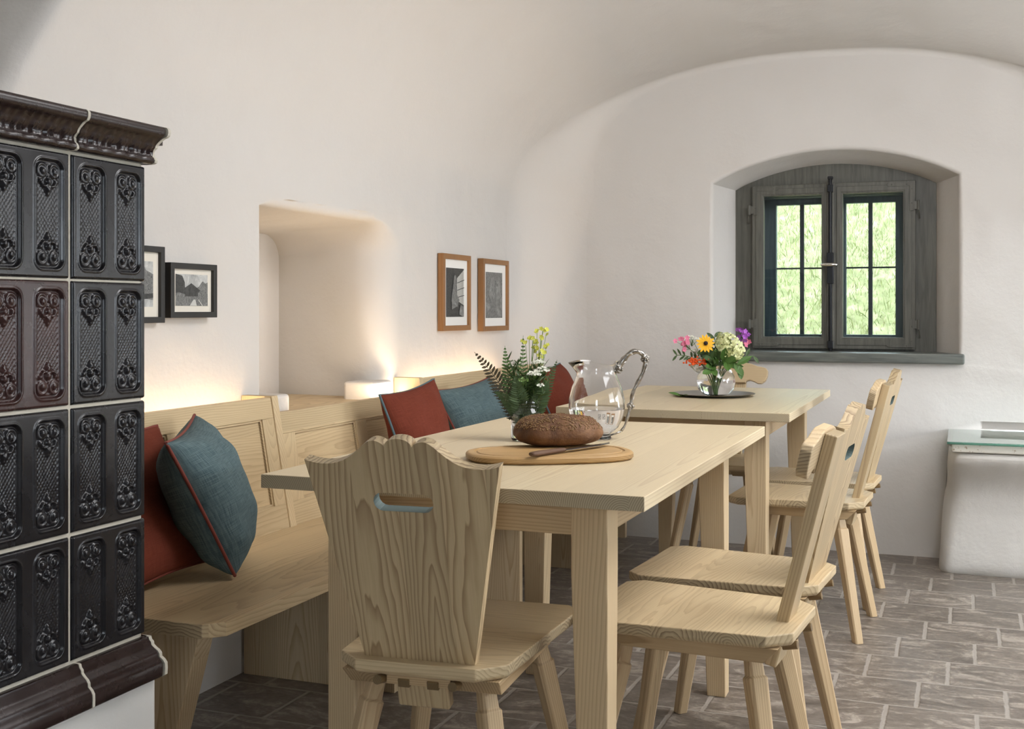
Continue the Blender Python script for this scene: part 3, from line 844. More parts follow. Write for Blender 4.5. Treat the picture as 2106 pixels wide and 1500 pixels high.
# ------------------------------------------------------------------ tiled stove
def stove():
    SX, SY = -1.37, 1.726
    root = empty('tiled_stove', (SX-.45, SY-.5, 0), 0, 'dark glazed relief-tiled stove with moulded cornice on a white plaster plinth', 'stove')
    M = T(-(SX-.45), -(SY-.5), 0)
    # core and plinth
    MB().box(SX-.60, SX-.004, .3, SY-.003, .43, 1.40, M).build('core', M_grout, root, bevel=.01)
    MB().box(SX-.61, SX+.012, .29, SY+.014, 0, .425, M).build('plinth', M_plaster_grey, root, bevel=.01)
    # relief tile, local: x = outwards, y = across, z = up
    W, H = .184, .2055
    NXn, NZn = 112, 126
    ys = np.linspace(-W/2, W/2, NXn); zs = np.linspace(-H/2, H/2, NZn)
    Y, Z = np.meshgrid(ys, zs)
    h = np.zeros_like(Y) + .006
    e = np.minimum(W/2-np.abs(Y), H/2-np.abs(Z)); h -= .006*np.clip(1-e/.004, 0, 1)**2
    def sm(a, b, x):
        t = np.clip((x-a)/(b-a), 0, 1); return t*t*(3-2*t)
    for cy in (-.046, .046):
        y = Y-cy; hw, hh, rc = .0325, .0890, .018
        qx = np.abs(y)-hw+rc; qz = np.abs(Z)-hh+rc
        sd = np.hypot(np.maximum(qx, 0), np.maximum(qz, 0)) + np.minimum(np.maximum(qx, qz), 0) - rc   # <0 inside
        h += .0024*np.exp(-((sd+.0005)/.0018)**2) - .0052*sm(.0005, -.0045, sd)
        h += .0018*np.exp(-((sd+.0075)/.0012)**2)
        ins = sm(-.006, -.010, sd)
        lat = np.maximum(np.cos((y+Z*.75)*2*pi/.0072), np.cos((y-Z*.75)*2*pi/.0072))
        h += ins*.0011*sm(.2, 1, lat)*sm(.062, .052, np.abs(Z))
        for sgn in (1, -1):
            z = Z*sgn
            def blob(py, pz, r, a):
                return a*np.exp(-(((y-py)**2+(z-pz)**2)/r**2)**1.6)
            def ringf(py, pz, r, wd, a):
                return a*np.exp(-((np.hypot(y-py, z-pz)-r)/wd)**2)
            orn = 0
            for s in (-1, 1):
                orn = np.maximum(orn, ringf(s*.0135, .070, .0098, .0030, .0042))
                orn = np.maximum(orn, blob(s*.0125, .068, .0070, .0066))
                orn = np.maximum(orn, ringf(s*.0080, .052, .0075, .0022, .0050)*(z < .056))
                orn = np.maximum(orn, blob(s*.018, .053, .0042, .0042))
            orn = np.maximum(orn, blob(0, .052, .0062, .0064)); orn = np.maximum(orn, blob(0, .040, .0065, .0055))
            orn = np.maximum(orn, blob(0, .033, .0036, .0040)); orn = np.maximum(orn, blob(0, .061, .003, .004))
            h += ins*orn
    vs = [(float(h[j, i]), float(ys[i]), float(zs[j])) for j in range(NZn) for i in range(NXn)]
    fs = [(j*NXn+i, j*NXn+i+1, (j+1)*NXn+i+1, (j+1)*NXn+i) for j in range(NZn-1) for i in range(NXn-1)]
    base = None
    OXc, OYc = SX-.45, SY-.5
    rows = [1.237, 1.0285, .818, .607]
    cols = [SY-.004-W/2 - k*.1905 for k in range(4)]
    for ci, yc in enumerate(cols):
        for ri, zc in enumerate(rows):
            if base is None:
                base = MB().add(vs, fs).build('relief_tile', M_gl_black, root, smooth=True, recalc=False); o = base
            else:
                o = base.copy(); COL.objects.link(o); o.parent = root
            o.location = (SX-.0045-OXc, yc-OYc, zc)
            if (ci, ri) in ((1, 1), (3, 2)):
                o.material_slots[0].link = 'OBJECT'; o.material_slots[0].material = M_gl_brown
                tag(o, 'brown glazed relief tile')
    # end side of the stove: plain glazed tiles
    for k in range(3):
        for zc in rows:
            mb = MB().box(SX-.19*(k+1)+.004, SX-.19*k-.006, SY-.004, SY+.0, zc-H/2, zc+H/2, M)
            mb.build('side_tile', M_gl_black, root, bevel=.002)
    # cornice and base moulding, each of two lengths with a plaster joint; profile: (out, z)
    RT = .32
    def mould(name, prof, y_joints, orn=False):
        for a, b in y_joints:
            n = max(2, int((b-a)/.004)) if orn else 2
            rings = []
            for i in range(n+1):
                y = a + (b-a)*i/n; ring = []
                for (o_, z) in prof:
                    dx = 0
                    if orn:
                        t = (z-1.366)/.02
                        if abs(t) < 1:
                            ph = (y-SY)/.034
                            dx = .004*abs(sin(pi*ph))*(1-t*t) + .003*math.exp(-((t)/.4)**2)*cos(6*pi*ph)
                        t2 = (z-1.384)/.008
                        if abs(t2) < 1: dx += .0025*(1-t2*t2)*max(0, cos(2*pi*(y-SY)/.017))
                    ring.append((SX + o_ + dx, y, z))
                ring.append((SX-.05, y, prof[-1][1])); ring.append((SX-.05, y, prof[0][1]))
                rings.append(ring)
            MB().rings(rings, M=M).build(name, M_gl_corn, root, smooth='angle', angle=50)
        # return along the end face
        rings = []
        for x in (SX-.60, None):
            ring = []
            for (o_, z) in prof:
                ring.append((x if x else SX+o_, SY+o_*RT, z))
            ring.append((x if x else SX-.05, SY-.05, prof[-1][1])); ring.append((x if x else SX-.05, SY-.05, prof[0][1]))
            rings.append(ring)
        MB().rings(rings, M=M).build(name, M_gl_corn, root, smooth='angle', angle=50)
        # wavy plaster joints
        for yj in [j[0] for j in y_joints if j[0] > .6] + [SY+.0]:
            corner = yj == SY; mb = MB()
            jr = []
            for (o_, z) in prof:
                q = .0012
                jr.append([(SX+o_+q, yj-.005+(o_*RT if corner else 0), z), (SX+o_+q, yj+.0005+(o_*RT+.002 if corner else 0), z), (SX-.01+(o_*RT if corner else 0), yj+.0005+(o_*RT+.002 if corner else 0), z), (SX-.01, yj-.005+(o_*RT if corner else 0), z)])
            mb.rings(jr, M=M)
            mb.build('plaster_joint', M_grout, root)
    fine = lambda pr: pr
    corn = [(.000, 1.345-.005), (.016, 1.343), (.019, 1.348), (.017, 1.354)]
    corn = [(.002, 1.3445), (.012, 1.3445), (.0165, 1.347), (.0175, 1.351), (.0155, 1.3555), (.0125, 1.358), (.012, 1.362), (.0115, 1.366), (.0135, 1.370), (.0175, 1.3735), (.0185, 1.377), (.021, 1.381), (.026, 1.386), (.031, 1.390), (.037, 1.3925), (.0395, 1.396), (.0405, 1.401), (.040, 1.406), (.037, 1.4095), (.030, 1.411)]
    # stretch to .067 height
    corn = [(o_*1.0, 1.3445+(z-1.3445)*1.0) for o_, z in corn]
    js = [(SY-.192*1.0, SY+.0), (SY-.192*2.9, SY-.192-.0055), (SY-1.3, SY-.192*2.9-.0055)]
    mould('cornice', corn, js, True)
    bas = [(.002, .4985), (.006, .4975), (.0075, .492), (.011, .488), (.0115, .483), (.016, .478), (.022, .473), (.025, .468), (.0255, .462), (.031, .457), (.0345, .451), (.035, .441), (.0345, .430), (.030, .4265)]
    js2 = [(SY-.175, SY+.0), (SY-.55, SY-.1805), (SY-1.3, SY-.5555)]
    mould('base_moulding', list(reversed(bas)), js2)
    MB().box(SX-.60, SX+.02, .35, SY+.02, 1.38, 1.405, M).build('top_slab', M_gl_corn, root)
stove()

# ------------------------------------------------------------------ pictures
def bw(name, a, b_, scale=30, dist=2.0, lo=.35, hi=.65):
    t = NT(name); n = t.noise(t.obj(), scale, 6, .7, dist)
    t.base(t.ramp(n, [(lo, (a, a, a*.97)), (hi, (b_, b_, b_*.95))])); t.rough(.5); return t.m
P_dark = bw('print_dark', .02, .07, 60); P_mid = bw('print_mid', .07, .26, 90); P_light = bw('print_light', .30, .60, 25, 1.0); P_soft = bw('print_soft', .12, .32, 30, 1.5)
P_pale = simple('print_pale', (.55, .54, .5, 1), .6)
def picture(y0, y1, z0, z1, fr, dep, mat_b, mount, p, prt, label, matfr):
    yc, zc = (y0+y1)/2, (z0+z1)/2
    root = empty('framed_picture', (WX, yc, zc), 0, label, 'picture', None)
    a, b, c_, d_ = y0-yc, y1-yc, z0-zc, z1-zc
    mb = MB(); mb.prism([(a, c_), (b, c_), (b, d_), (a, d_)], .004, dep, 'X', holes=[[(a+fr, c_+fr), (b-fr, c_+fr), (b-fr, d_-fr), (a+fr, d_-fr)]])
    mb.build('frame', matfr, root, bevel=.0012)
    MB().box(.006, dep-.010, a+fr-.002, b-fr+.002, c_+fr-.002, d_-fr+.002).build('mount', mount, root)
    pa, pb, pc, pd = p
    mb = MB(); L = [0]
    def layer(poly, mi, k):
        mb.cur = mi; x = dep-.010+.0004+.00025*k
        mb.add([(x, a+u*(b-a), c_+v*(d_-c_)) for u, v in poly], [tuple(range(len(poly)))])
    for k, (poly, mi) in enumerate(prt):
        layer([(pa+u*(pb-pa), pc+v*(pd-pc)) for u, v in poly], mi, k)
    mb.build('print', [P_dark, P_mid, P_light, P_soft, P_pale], root, recalc=False)
    return root
SQ = [(0,0),(1,0),(1,1),(0,1)]
picture(2.385, 2.574, 1.049, 1.251, .016, .028, 0, M_mat, (.2, .8, .21, .80), [(SQ, 2), ([(0,.25),(1,.15),(1,.72),(.9,.76),(.75,.80),(.62,.96),(.5,.98),(.3,.7),(0,.6)], 1), ([(0,.1),(1,.2),(1,.3),(.6,.28),(0,.35)], 0), ([(.5,.22),(.56,.22),(.55,.30),(.52,.31)], 4)],
        'black-framed mountain photograph partly hidden behind the stove', M_blackfr)
picture(2.591, 2.799, 1.062, 1.211, .016, .034, 0, M_mat, (.15, .84, .22, .80), [(SQ, 2),
        ([(0,.3),(.3,.35),(.28,.75),(.2,.95),(0,1.0)], 0), ([(.55,.5),(.72,.62),(.84,.80),(.92,.72),(1,.76),(1,.2),(.5,.2)], 1),
        ([(0,0),(1,0),(1,.35),(.7,.42),(.3,.36),(.1,.42),(0,.4)], 1), ([(.18,.50),(.48,.72),(.76,.49),(.70,.42),(.26,.42)], 0), ([(.28,.30),(.68,.30),(.68,.44),(.28,.44)], 0),
        ([(.42,0),(.64,0),(.6,.2),(.54,.2)], 4), ([(.8,.0),(.84,.0),(.7,.2),(.68,.2)], 4)],
        'small landscape photograph of an alpine farmhouse in a black frame', M_blackfr)
grid_ = []
for k in range(1, 5): grid_.append(([(.60+.08*k, .25), (.612+.08*k, .25), (.612+.08*k, .78+.04*k), (.60+.08*k, .78+.04*k)], 0))
for k in range(1, 4): grid_.append(([(.60, .24+.15*k), (1, .28+.16*k), (1, .295+.16*k), (.60, .255+.15*k)], 0))
picture(4.355, 4.643, .997, 1.316, .022, .03, 0, M_mat2, (.16, .80, .18, .82), [(SQ, 0), ([(.58,.36),(.75,.30),(1,.24),(1,.98),(.9,.93),(.62,.80)], 4)] + grid_ +
        [([(.30,.15),(.6,.22),(.72,.35),(.6,.45),(.58,.75),(.5,.86),(.42,.84),(.36,.6),(.28,.4)], 1), ([(.26,.32),(.62,.2),(.62,.24),(.3,.38)], 3), ([(.7,.05),(.95,.0),(.97,.2),(.78,.25)], 3)],
        'brown-framed photograph of a seated person by a lattice window', M_oakfr)
picture(4.779, 5.094, .989, 1.312, .022, .03, 0, M_mat2, (.16, .80, .18, .82), [(SQ, 1), ([(.2,.5),(.3,.86),(.48,.9),(.56,.5),(.4,.3)], 3), ([(.62,.1),(.9,.0),(.98,.3),(.8,.9),(.6,.7)], 3), ([(0,.05),(.3,.1),(.25,.3),(0,.35)], 3), ([(.35,.2),(.55,.1),(.58,.35),(.4,.45)], 1)],
        'brown-framed photograph of a figure in rocks, right of the lattice-window photograph', M_oakfr)

# ------------------------------------------------------------------ cushions
def cushion(c00, c10, c11, c01, th, mat, pipe, label, seed, group='cushions on the bench', flip=1):
    # corners: bottom-a, bottom-b, top-b, top-a
    P = [Vector(p) for p in (c00, c10, c11, c01)]
    cen = sum(P, Vector())/4
    nrm = ((P[1]-P[0]).cross(P[3]-P[0])).normalized()
    root = empty('cushion', tuple(Vector((cen.x, cen.y, .448))), 0, label, 'cushion', group)
    off = Vector((cen.x, cen.y, .448))
    rng = random.Random(seed); ph = [rng.uniform(0, 6) for _ in range(8)]
    N = 36
    def pt(u, v, s):
        # pull edges inward between corners
        du = .055*(1-u*u)**1.0; 
        uu = u*(1 - .075*(1-v*v)) ; vv = v*(1 - .075*(1-u*u))
        a, b = (uu+1)/2, (vv+1)/2
        p = P[0]*(1-a)*(1-b)+P[1]*a*(1-b)+P[2]*a*b+P[3]*(1-a)*b
        t = th*((1-abs(u)**2.6)*(1-abs(v)**2.6))**.48
        wr = .0035*sin(5*u+3*v+ph[0])*sin(4*v-2*u+ph[1]) + .0012*sin(12*v+5*u+ph[2]) + .0016*sin(14*(u*v)+ph[3])
        edge = max(abs(u), abs(v)); t += wr*(1-edge**6)*1.2
        t += .0018*sin(24*(u+v*.3)+ph[4])*max(0, abs(v)-.6)*(1-edge**8)
        return p - off + nrm*(t*s)
    for s in (1, -1): pass
    mb = MB(); uv = []
    for s in (1, -1):
        vs = []; 
        for j in range(N+1):
            for i in range(N+1):
                u = sin((i/N*2-1)*pi/2*.97)/sin(pi/2*.97); v = sin((j/N*2-1)*pi/2*.97)/sin(pi/2*.97)
                vs.append(pt(u, v, s)); uv.append((u, v))
        mb.add(vs, [(j*(N+1)+i, j*(N+1)+i+1, (j+1)*(N+1)+i+1, (j+1)*(N+1)+i) for j in range(N) for i in range(N)])
    o = mb.build('cover', mat, root, smooth=True, recalc=False)
    ul = o.data.uv_layers.new(name='UVMap')
    for lp in o.data.loops: ul.data[lp.index].uv = (uv[lp.vertex_index][0]*.5, uv[lp.vertex_index][1]*.5)
    bm = bmesh.new(); bm.from_mesh(o.data); bmesh.ops.remove_doubles(bm, verts=bm.verts, dist=1e-5); bmesh.ops.recalc_face_normals(bm, faces=bm.faces); bm.to_mesh(o.data); bm.free()
    path = []
    for k in range(40): path.append(pt(-1+2*k/40, -1, 0))
    for k in range(40): path.append(pt(1, -1+2*k/40, 0))
    for k in range(40): path.append(pt(1-2*k/40, 1, 0))
    for k in range(41): path.append(pt(-1, 1-2*k/40, 0))
    pp = MB(); pp.tube(path, .0042, 7); pp.build('piping', pipe, root, smooth=True)
    return root
cushion((-1.67, 2.0, .468), (-1.725, 2.43, .468), (-1.842, 2.36, .80), (-1.82, 1.93, .81), .050, M_rust, M_rust_pipe, 'rust-red cushion half hidden between the stove and the teal cushion', 1)
cushion((-1.60, 2.335, .458), (-1.765, 2.60, .468), (-1.835, 2.50, .815), (-1.585, 2.06, .800), .092, M_teal, M_rust_pipe, 'large teal cushion with rust piping standing on the near part of the bench', 2)
cushion((-1.63, 3.37, .462), (-1.60, 3.66, .462), (-1.745, 3.755, .84), (-1.785, 3.42, .805), .066, M_rust, M_teal_pipe, 'rust-red cushion with teal piping beside another teal cushion, mid bench', 3)
cushion((-1.62, 3.86, .47), (-1.55, 4.20, .47), (-1.73, 4.235, .82), (-1.795, 3.86, .79), .075, M_teal, M_rust_pipe, 'teal cushion with rust piping right of the middle rust cushion', 4)
cushion((-1.60, 4.79, .47), (-1.62, 5.22, .47), (-1.79, 5.27, .83), (-1.78, 4.82, .82), .075, M_rust, M_teal_pipe, 'rust-red cushion in the far corner, behind the glass pitcher', 5)

# ------------------------------------------------------------------ things on the nearer table
TZ = .75
def cutting_board():
    c = Vector((-.868, 2.484)); ang = R(31)
    root = empty('cutting_board', (c.x, c.y, TZ), ang, 'oval wooden cutting board with juice groove under the bread on the nearer table', 'cutting board')
    def out(a, b, n=64, e=2.6):
        pts = []
        for k in range(n):
            t = 2*pi*k/n; cx_, sx_ = cos(t), sin(t)
            pts.append((a*math.copysign(abs(cx_)**(2/e), cx_), b*math.copysign(abs(sx_)**(2/e), sx_)))
        return pts
    R_ = lambda a, b, z: [(x, y, z) for x, y in out(a, b)]
    A, B = .188, .118
    mb = MB().rings([R_(A-.006, B-.006, .0005), R_(A, B, .005), R_(A, B, .013), R_(A-.003, B-.003, .0165), R_(A-.008, B-.008, .018), R_(A-.018, B-.018, .018), R_(A-.0205, B-.0205, .0155), R_(A-.0235, B-.0235, .0155), R_(A-.026, B-.026, .018), R_(.05, .03, .018)])
    mb.build('board', wood('X', 'Y', .09, .005, .02, (186, 152, 104), (140, 102, 62), .5, .6, 'worn_board_wood', .05), root, smooth='angle', angle=35)
cutting_board()

def bread():
    c = Vector((-.885, 2.585, TZ+.0185)); ang = R(26)
    root = empty('bread_loaf', c, ang, 'dark brown oval bread loaf crusted with seeds on the cutting board', 'bread')
    t = NT('bread_crust'); o = t.obj(); n = t.noise(o, 14, 5, .7, .6); n2 = t.noise(o, 90, 4, .7); n3 = t.noise(o, 7, 3, .5, 1.5)
    z = t.sep(o)[2]
    c1 = t.ramp(n, [(.3, srgb(64, 40, 22)), (.48, srgb(98, 64, 37)), (.66, srgb(128, 90, 56))])
    fl = t.ramp(n3, [(.66, (0,0,0)), (.72, (1,1,1))])
    c1 = t.mix(t.math('MULTIPLY', fl, .55), c1, srgb(206, 176, 132))
    t.base(c1); t.rough(.7); t.bump(t.math('ADD', n, t.math('MULTIPLY', n2, .6)), .7, .004)
    A, B, H = .104, .070, .070
    rng = random.Random(5)
    def surf(th, ph):
        # th around, ph 0 bottom..pi top
        x = A*math.copysign(abs(cos(th))**.80, cos(th))*sin(ph)**.55; y = B*math.copysign(abs(sin(th))**.9, sin(th))*sin(ph)**.55
        zz = H*.44*(1-cos(ph)) if ph < pi/2 else H*(.44+.56*abs(cos(ph))**.8*1.0)
        zz = H*.40*(1-cos(ph)) if ph < pi/2 else H*(.40 - .60*cos(ph))
        k = 1 + .03*sin(3*th+1) + .02*sin(7*th+2*ph) + .015*sin(13*th-5*ph)
        return Vector((x*k, y*k, zz*(1+.03*sin(4*th+ph*3))))
    rings = [[surf(2*pi*i/72, pi*(.04+.955*j/34)) for i in range(72)] for j in range(35)]
    MB().rings(rings).build('crust', t.m, root, smooth=True)
    sd = MB()
    for k in range(1000):
        th = rng.uniform(0, 2*pi); ph = pi*(1-.40*rng.random()**.7) if True else 0
        if cos(th) > .55 and rng.random() < .6: continue
        p = surf(th, ph); q = surf(th+.02, ph); r_ = surf(th, ph-.02)
        nn = (q-p).cross(r_-p)
        if nn.length < 1e-9: continue
        nn.normalize()
        if nn.z < 0: nn = -nn
        M = Matrix.Translation(p+nn*.0006) @ nn.to_track_quat('Z', 'Y').to_matrix().to_4x4() @ Matrix.Rotation(rng.uniform(0, pi), 4, 'Z') @ Matrix.Diagonal((1, .48, .34, 1))
        sd.ball((0, 0, 0), .0029, M, 6, 4)
    s_ = sd.build('seeds', simple('flax_seed', srgb(128, 96, 58), .5), root, smooth=True, recalc=False); s_['kind'] = 'stuff'; s_['label'] = 'golden seed crust'
bread()

def knife():
    p0 = Vector((-.862, 2.345, TZ+.0185)); p1 = Vector((-.768, 2.598, TZ+.0185))
    root = empty('bread_knife', p0, atan2(p1.y-p0.y, p1.x-p0.x), 'kitchen knife with worn wooden handle lying on the cutting board', 'knife')
    L = (p1-p0).length
    mb = MB(); rr = []
    for x, w_, h_ in ((0, .008, .006), (.004, .012, .009), (.03, .013, .011), (.07, .0105, .010), (.10, .010, .009), (.112, .009, .008)):
        rr.append([(x, w_*cos(a)*.75, .0065+h_*.55*sin(a)) for a in [2*pi*k/10 for k in range(10)]])
    mb.rings(rr); mb.build('handle', wood('X', 'Y', .1, .003, .004, (112, 82, 62), (70, 48, 36), .6, 1, 'worn_dark_wood'), root, smooth='angle', angle=60)
    mb = MB().prism([(.11, -.009), (.235, -.009), (.285, .003), (.292, .009), (.11, .009)], .005, .0068, 'Z'); mb.build('blade', simple('knife_steel', srgb(110, 108, 106), .3, 1), root, bevel=.0004)
knife()

# glass pitcher
PC = Vector((-.883, 2.895, TZ))
def pitcher():
    view = atan2(-PC.y, -PC.x)
    root = empty('glass_pitcher', PC, 0, 'glass water pitcher with ornate silver grapevine handle on the nearer table', 'pitcher')
    prof = [(.0, .0), (.036, .0), (.038, .003), (.036, .009), (.030, .012), (.040, .018), (.056, .032), (.068, .055), (.0725, .080), (.0715, .105), (.064, .135), (.053, .160), (.049, .172), (.0515, .186), (.056, .198)]
    th = .0028; NS = 64
    # handle azimuth: to the image right (+X' direction)
    ax = Vector((cos(R(21.1)), sin(R(21.1)), 0)); ha = atan2(ax.y, ax.x)
    def rimmod(a, z, r):
        if z > .165:
            k = (z-.165)/.033
            d = math.cos(a-(ha+pi))            # spout opposite the handle
            sp = max(0, d)**4
            wav = .006*cos(3*(a-ha))*k
            return r + k*(.020*sp + .002*cos(3*(a-ha))), z + k*(.004*sp) + wav*.8
        return r, z
    rings = []
    for (r, z) in prof:
        rings.append([(lambda q: (q[0]*cos(a), q[0]*sin(a), q[1]))(rimmod(a, z, r)) for a in [2*pi*k/NS for k in range(NS)]])
    for (r, z) in reversed(prof[5:]):
        rings.append([(lambda q: ((q[0]-th)*cos(a), (q[0]-th)*sin(a), q[1]+(.0 if z > .19 else 0.0015)))(rimmod(a, z, r)) for a in [2*pi*k/NS for k in range(NS)]])
    rings.append([(.003*cos(2*pi*k/NS), .003*sin(2*pi*k/NS), .0185) for k in range(NS)])
    mb = MB().rings([r_ for r_ in rings[1:]], True, True)
    mb.build('glass_body', M_glass, root, smooth='angle', angle=60)
    wp = [(r-th+.0004, z+.0012) for r, z in prof[5:] if z < .079]+[(.0697, .0785)] 
    wr = [[(r*cos(2*pi*k/NS), r*sin(2*pi*k/NS), z) for k in range(NS)] for r, z in wp]
    MB().rings(wr, True, True).build('water', M_water, root, smooth='angle', angle=40)
    # silver handle in the plane (ax, z)
    ctrl = [(.044, .180), (.056, .186), (.070, .206), (.086, .222), (.104, .226), (.121, .217), (.126, .198), (.119, .172), (.107, .148), (.094, .122), (.089, .098), (.085, .080), (.080, .058), (.072, .034), (.062, .020)]
    pts = []; rad = []
    n = len(ctrl)
    def cr(p0, p1, p2, p3, t): return .5*((2*p1)+(-p0+p2)*t+(2*p0-5*p1+4*p2-p3)*t*t+(-p0+3*p1-3*p2+p3)*t**3)
    for i in range(n-1):
        q = [ctrl[max(0, i-1)], ctrl[i], ctrl[i+1], ctrl[min(n-1, i+2)]]
        for j in range(6):
            t = j/6; x = cr(*[a[0] for a in q], t); z = cr(*[a[1] for a in q], t)
            pts.append(ax*x + Vector((0, 0, z)))
            s = (i+t)/(n-1); rad.append(.0048*(1-s)*1.0+.0030 + .0007*sin(s*60))
    hb = MB(); hb.tube(pts, rad, 10)
    side = Vector((-ax.y, ax.x, 0))
    for k in range(2):
        tw = []
        for i, p in enumerate(pts[8:-14]):
            a = i*.35 + k*pi
            tng = (pts[i+9]-pts[i+7]).normalized(); nb = tng.cross(side).normalized()
            tw.append(p + (side*cos(a) + nb*sin(a))*rad[i+8]*.95)
        hb.tube(tw, .0013, 6)
    h_ = hb.build('handle', M_silver, root, smooth=True)
    rng = random.Random(2)
    for (cx_, cz_, r_, cnt) in ((.125, .207, .0095, 46), (.087, .086, .008, 34), (.056, .182, .010, 46)):
        gb = MB()
        for k in range(cnt):
            v = Vector((rng.gauss(0, 1), rng.gauss(0, 1), rng.gauss(0, 1))).normalized()*r_
            gb.ball(tuple(ax*cx_+Vector((0, 0, cz_))+v), rng.uniform(.0025, .0038), None, 6, 4)
        gb.build('grape_ornament', M_silver, h_, smooth=True)
    bd = MB(); bd.tube([(.0345*cos(2*pi*k/40), .0345*sin(2*pi*k/40), .0105) for k in range(41)], .0016, 6)
    bd.tube([ax*.035+Vector((0, 0, .0105)), ax*.048+Vector((0, 0, .014)), ax*.062+Vector((0, 0, .020))], .0025, 6)
    bd.build('silver_base_ring', M_silver, root, smooth=True)
    # two small stamped marks on the body, facing the viewer
    va = atan2(-PC.y, -PC.x) + R(10)
    mk = MB()
    for da in (-.075, .075):
        for (y0, y1, z0, z1) in ((-.0035, .0035, 0, .0008), (-.0035, .0035, .0112, .012), (-.0035, -.0028, 0, .012), (.0028, .0035, 0, .012), (-.0015, .0015, .002, .003), (-.0015, -.0005, .002, .006), (-.0015, .0015, .0055, .0065), (.0005, .0015, .006, .0095), (-.0015, .0015, .009, .0098)):
            mk.box(.0722, .0725, y0, y1, z0+.058, z1+.058, Matrix.Rotation(va+da, 4, 'Z'))
    mk.build('printed_marks', simple('grey_print', srgb(70, 68, 66), .6), root)
pitcher()

# glass jar + bunch
JC = Vector((-1.040, 2.80, TZ))
def jar():
    root = empty('glass_jar', JC, 0, 'clear glass preserving jar holding wild flowers, left behind the bread', 'jar')
    prof = [(.030, 0), (.038, .002), (.0405, .008), (.0405, .062), (.0385, .074), (.0325, .082), (.0315, .086), (.0335, .088), (.0335, .090), (.0315, .092), (.0325, .096), (.0325, .099), (.0315, .101), (.0325, .104), (.0318, .107)]
    inn = [(r-.0028, z) for r, z in reversed(prof[2:])] + [(.033, .006), (.002, .0055)]
    MB().lathe(prof+inn, 40).build('glass_body', M_glass, root, smooth='angle', angle=50)
    MB().lathe([(.002, .0053), (.0333, .0058), (.0381, .009), (.0381, .060), (.002, .060)], 40).build('water', M_water, root, smooth='angle', angle=40)
jar()

def bez(p0, p1, p2, n=12):
    p0, p1, p2 = Vector(p0), Vector(p1), Vector(p2)
    return [p0*(1-t)**2+p1*2*t*(1-t)+p2*t*t for t in [i/n for i in range(n+1)]]
def leaf(mb, base, dirn, L, Wd, nrm=None, fold=.25, n=5, droop=0.0):
    d = Vector(dirn).normalized(); nrm = Vector(nrm) if nrm is not None else Vector((random.gauss(0,.4), random.gauss(0,.4), 1))
    s = d.cross(nrm)
    if s.length < 1e-4: s = d.orthogonal()
    s.normalize(); u = s.cross(d).normalized()
    vs = []; base = Vector(base)
    for i in range(n+1):
        t = i/n; w_ = Wd*sin(pi*min(1, t*.94+.04))**.8*.5
        c = base + d*(L*t) - u*(droop*t*t*L)
        vs += [c + s*w_ + u*w_*fold, c, c - s*w_ + u*w_*fold]
    fs = []
    for i in range(n):
        a = i*3; fs += [(a, a+1, a+4, a+3), (a+1, a+2, a+5, a+4)]
    mb.add(vs, fs)
def flowered(name, label, cat, group, origin, build, base_mat):
    root = empty(name, origin, 0, label, cat, group)
    mb_s = MB(); extra = {}
    def E(nm, mat):
        if nm not in extra: extra[nm] = (MB(), mat)
        return extra[nm][0]
    build(mb_s, E)
    mb_s.build('stem', base_mat, root, recalc=False, smooth=True)
    for nm, (m, mat) in extra.items():
        if m.v: m.build(nm, mat, root, recalc=False, smooth=False)
    return root
# image-right / toward-viewer axes for arranging stems around the vessel
AX = Vector((cos(R(21.1)), sin(R(21.1)), 0)); AY = Vector((-sin(R(21.1)), cos(R(21.1)), 0))
def V(r, z, d=0): return AX*r + AY*d + Vector((0, 0, z))
def fern(tip, mid, L, n, mat_name, mat, label, wid=.012, foot=(.0, .01, 0), group='ferns in the glass jar', origin=JC, step=1):
    def b(st, E):
        path = bez(V(*foot[:1], foot[1], foot[2]), V(*mid), V(*tip), 26)
        st.tube(path, [.0013*(1-.6*i/26) for i in range(27)], 6)
        lf = E('pinnae', mat)
        for i in range(5, 26, step):
            t = i/26; p = path[i]; d = (path[min(26, i+1)]-path[i-1]).normalized()
            l_ = L*sin(pi*min(1, (1.05-t)*1.1))**.7 if t < 1 else .004
            l_ = L*min(1, (1.02-t)*2.0)
            side = d.cross(AY).normalized()
            for s in (-1, 1):
                dd = (side*s + d*.55 + AY*random.uniform(-.25, .25)).normalized()
                leaf(lf, p, dd, l_, .0060*(L/.03)**.5, -AY + Vector((0, 0, .2)), .15, 5)
                for q in range(3):
                    tt = .2+.22*q
                    for s2 in (-1, 1):
                        d2 = (dd*.8 + dd.cross(AY).normalized()*s2*.7).normalized()
                        leaf(lf, p + dd*l_*tt, d2, l_*.20, .0028, -AY, .1, 3)
    return flowered('fern_frond', label, 'fern', group, origin, b, mat)
fern((-.134, .226), (-.045, .13), .034, 0, '', M_fern_d, 'dark brownish fern frond leaning far to the left out of the jar', step=1)
fern((-.056, .242, .0), (-.052, .13, .0), .026, 0, '', M_leaf, 'upright green fern frond, second from left in the jar')
fern((-.009, .268, .0), (-.012, .14, .0), .020, 0, '', M_leaf, 'tall slim green fern frond in the middle of the jar')
fern((.078, .205, .02), (.05, .12, .02), .020, 0, '', M_leaf_d, 'dark fern frond leaning right out of the jar')
fern((-.082, .125, -.02), (-.04, .115, -.02), .020, 0, '', M_leaf_d, 'low drooping fern frond at the left of the jar')
fern((.055, .150, -.03), (.03, .11, -.03), .028, 0, '', M_leaf_d, 'low green fern frond at the right front of the jar')
fern((-.030, .17, -.05), (-.02, .11, -.03), .030, 0, '', M_leaf_d, 'bushy green fern frond at the front of the jar')
fern((.01, .19, .04), (.01, .12, .03), .030, 0, '', M_leaf, 'broad green fern frond at the back of the jar')
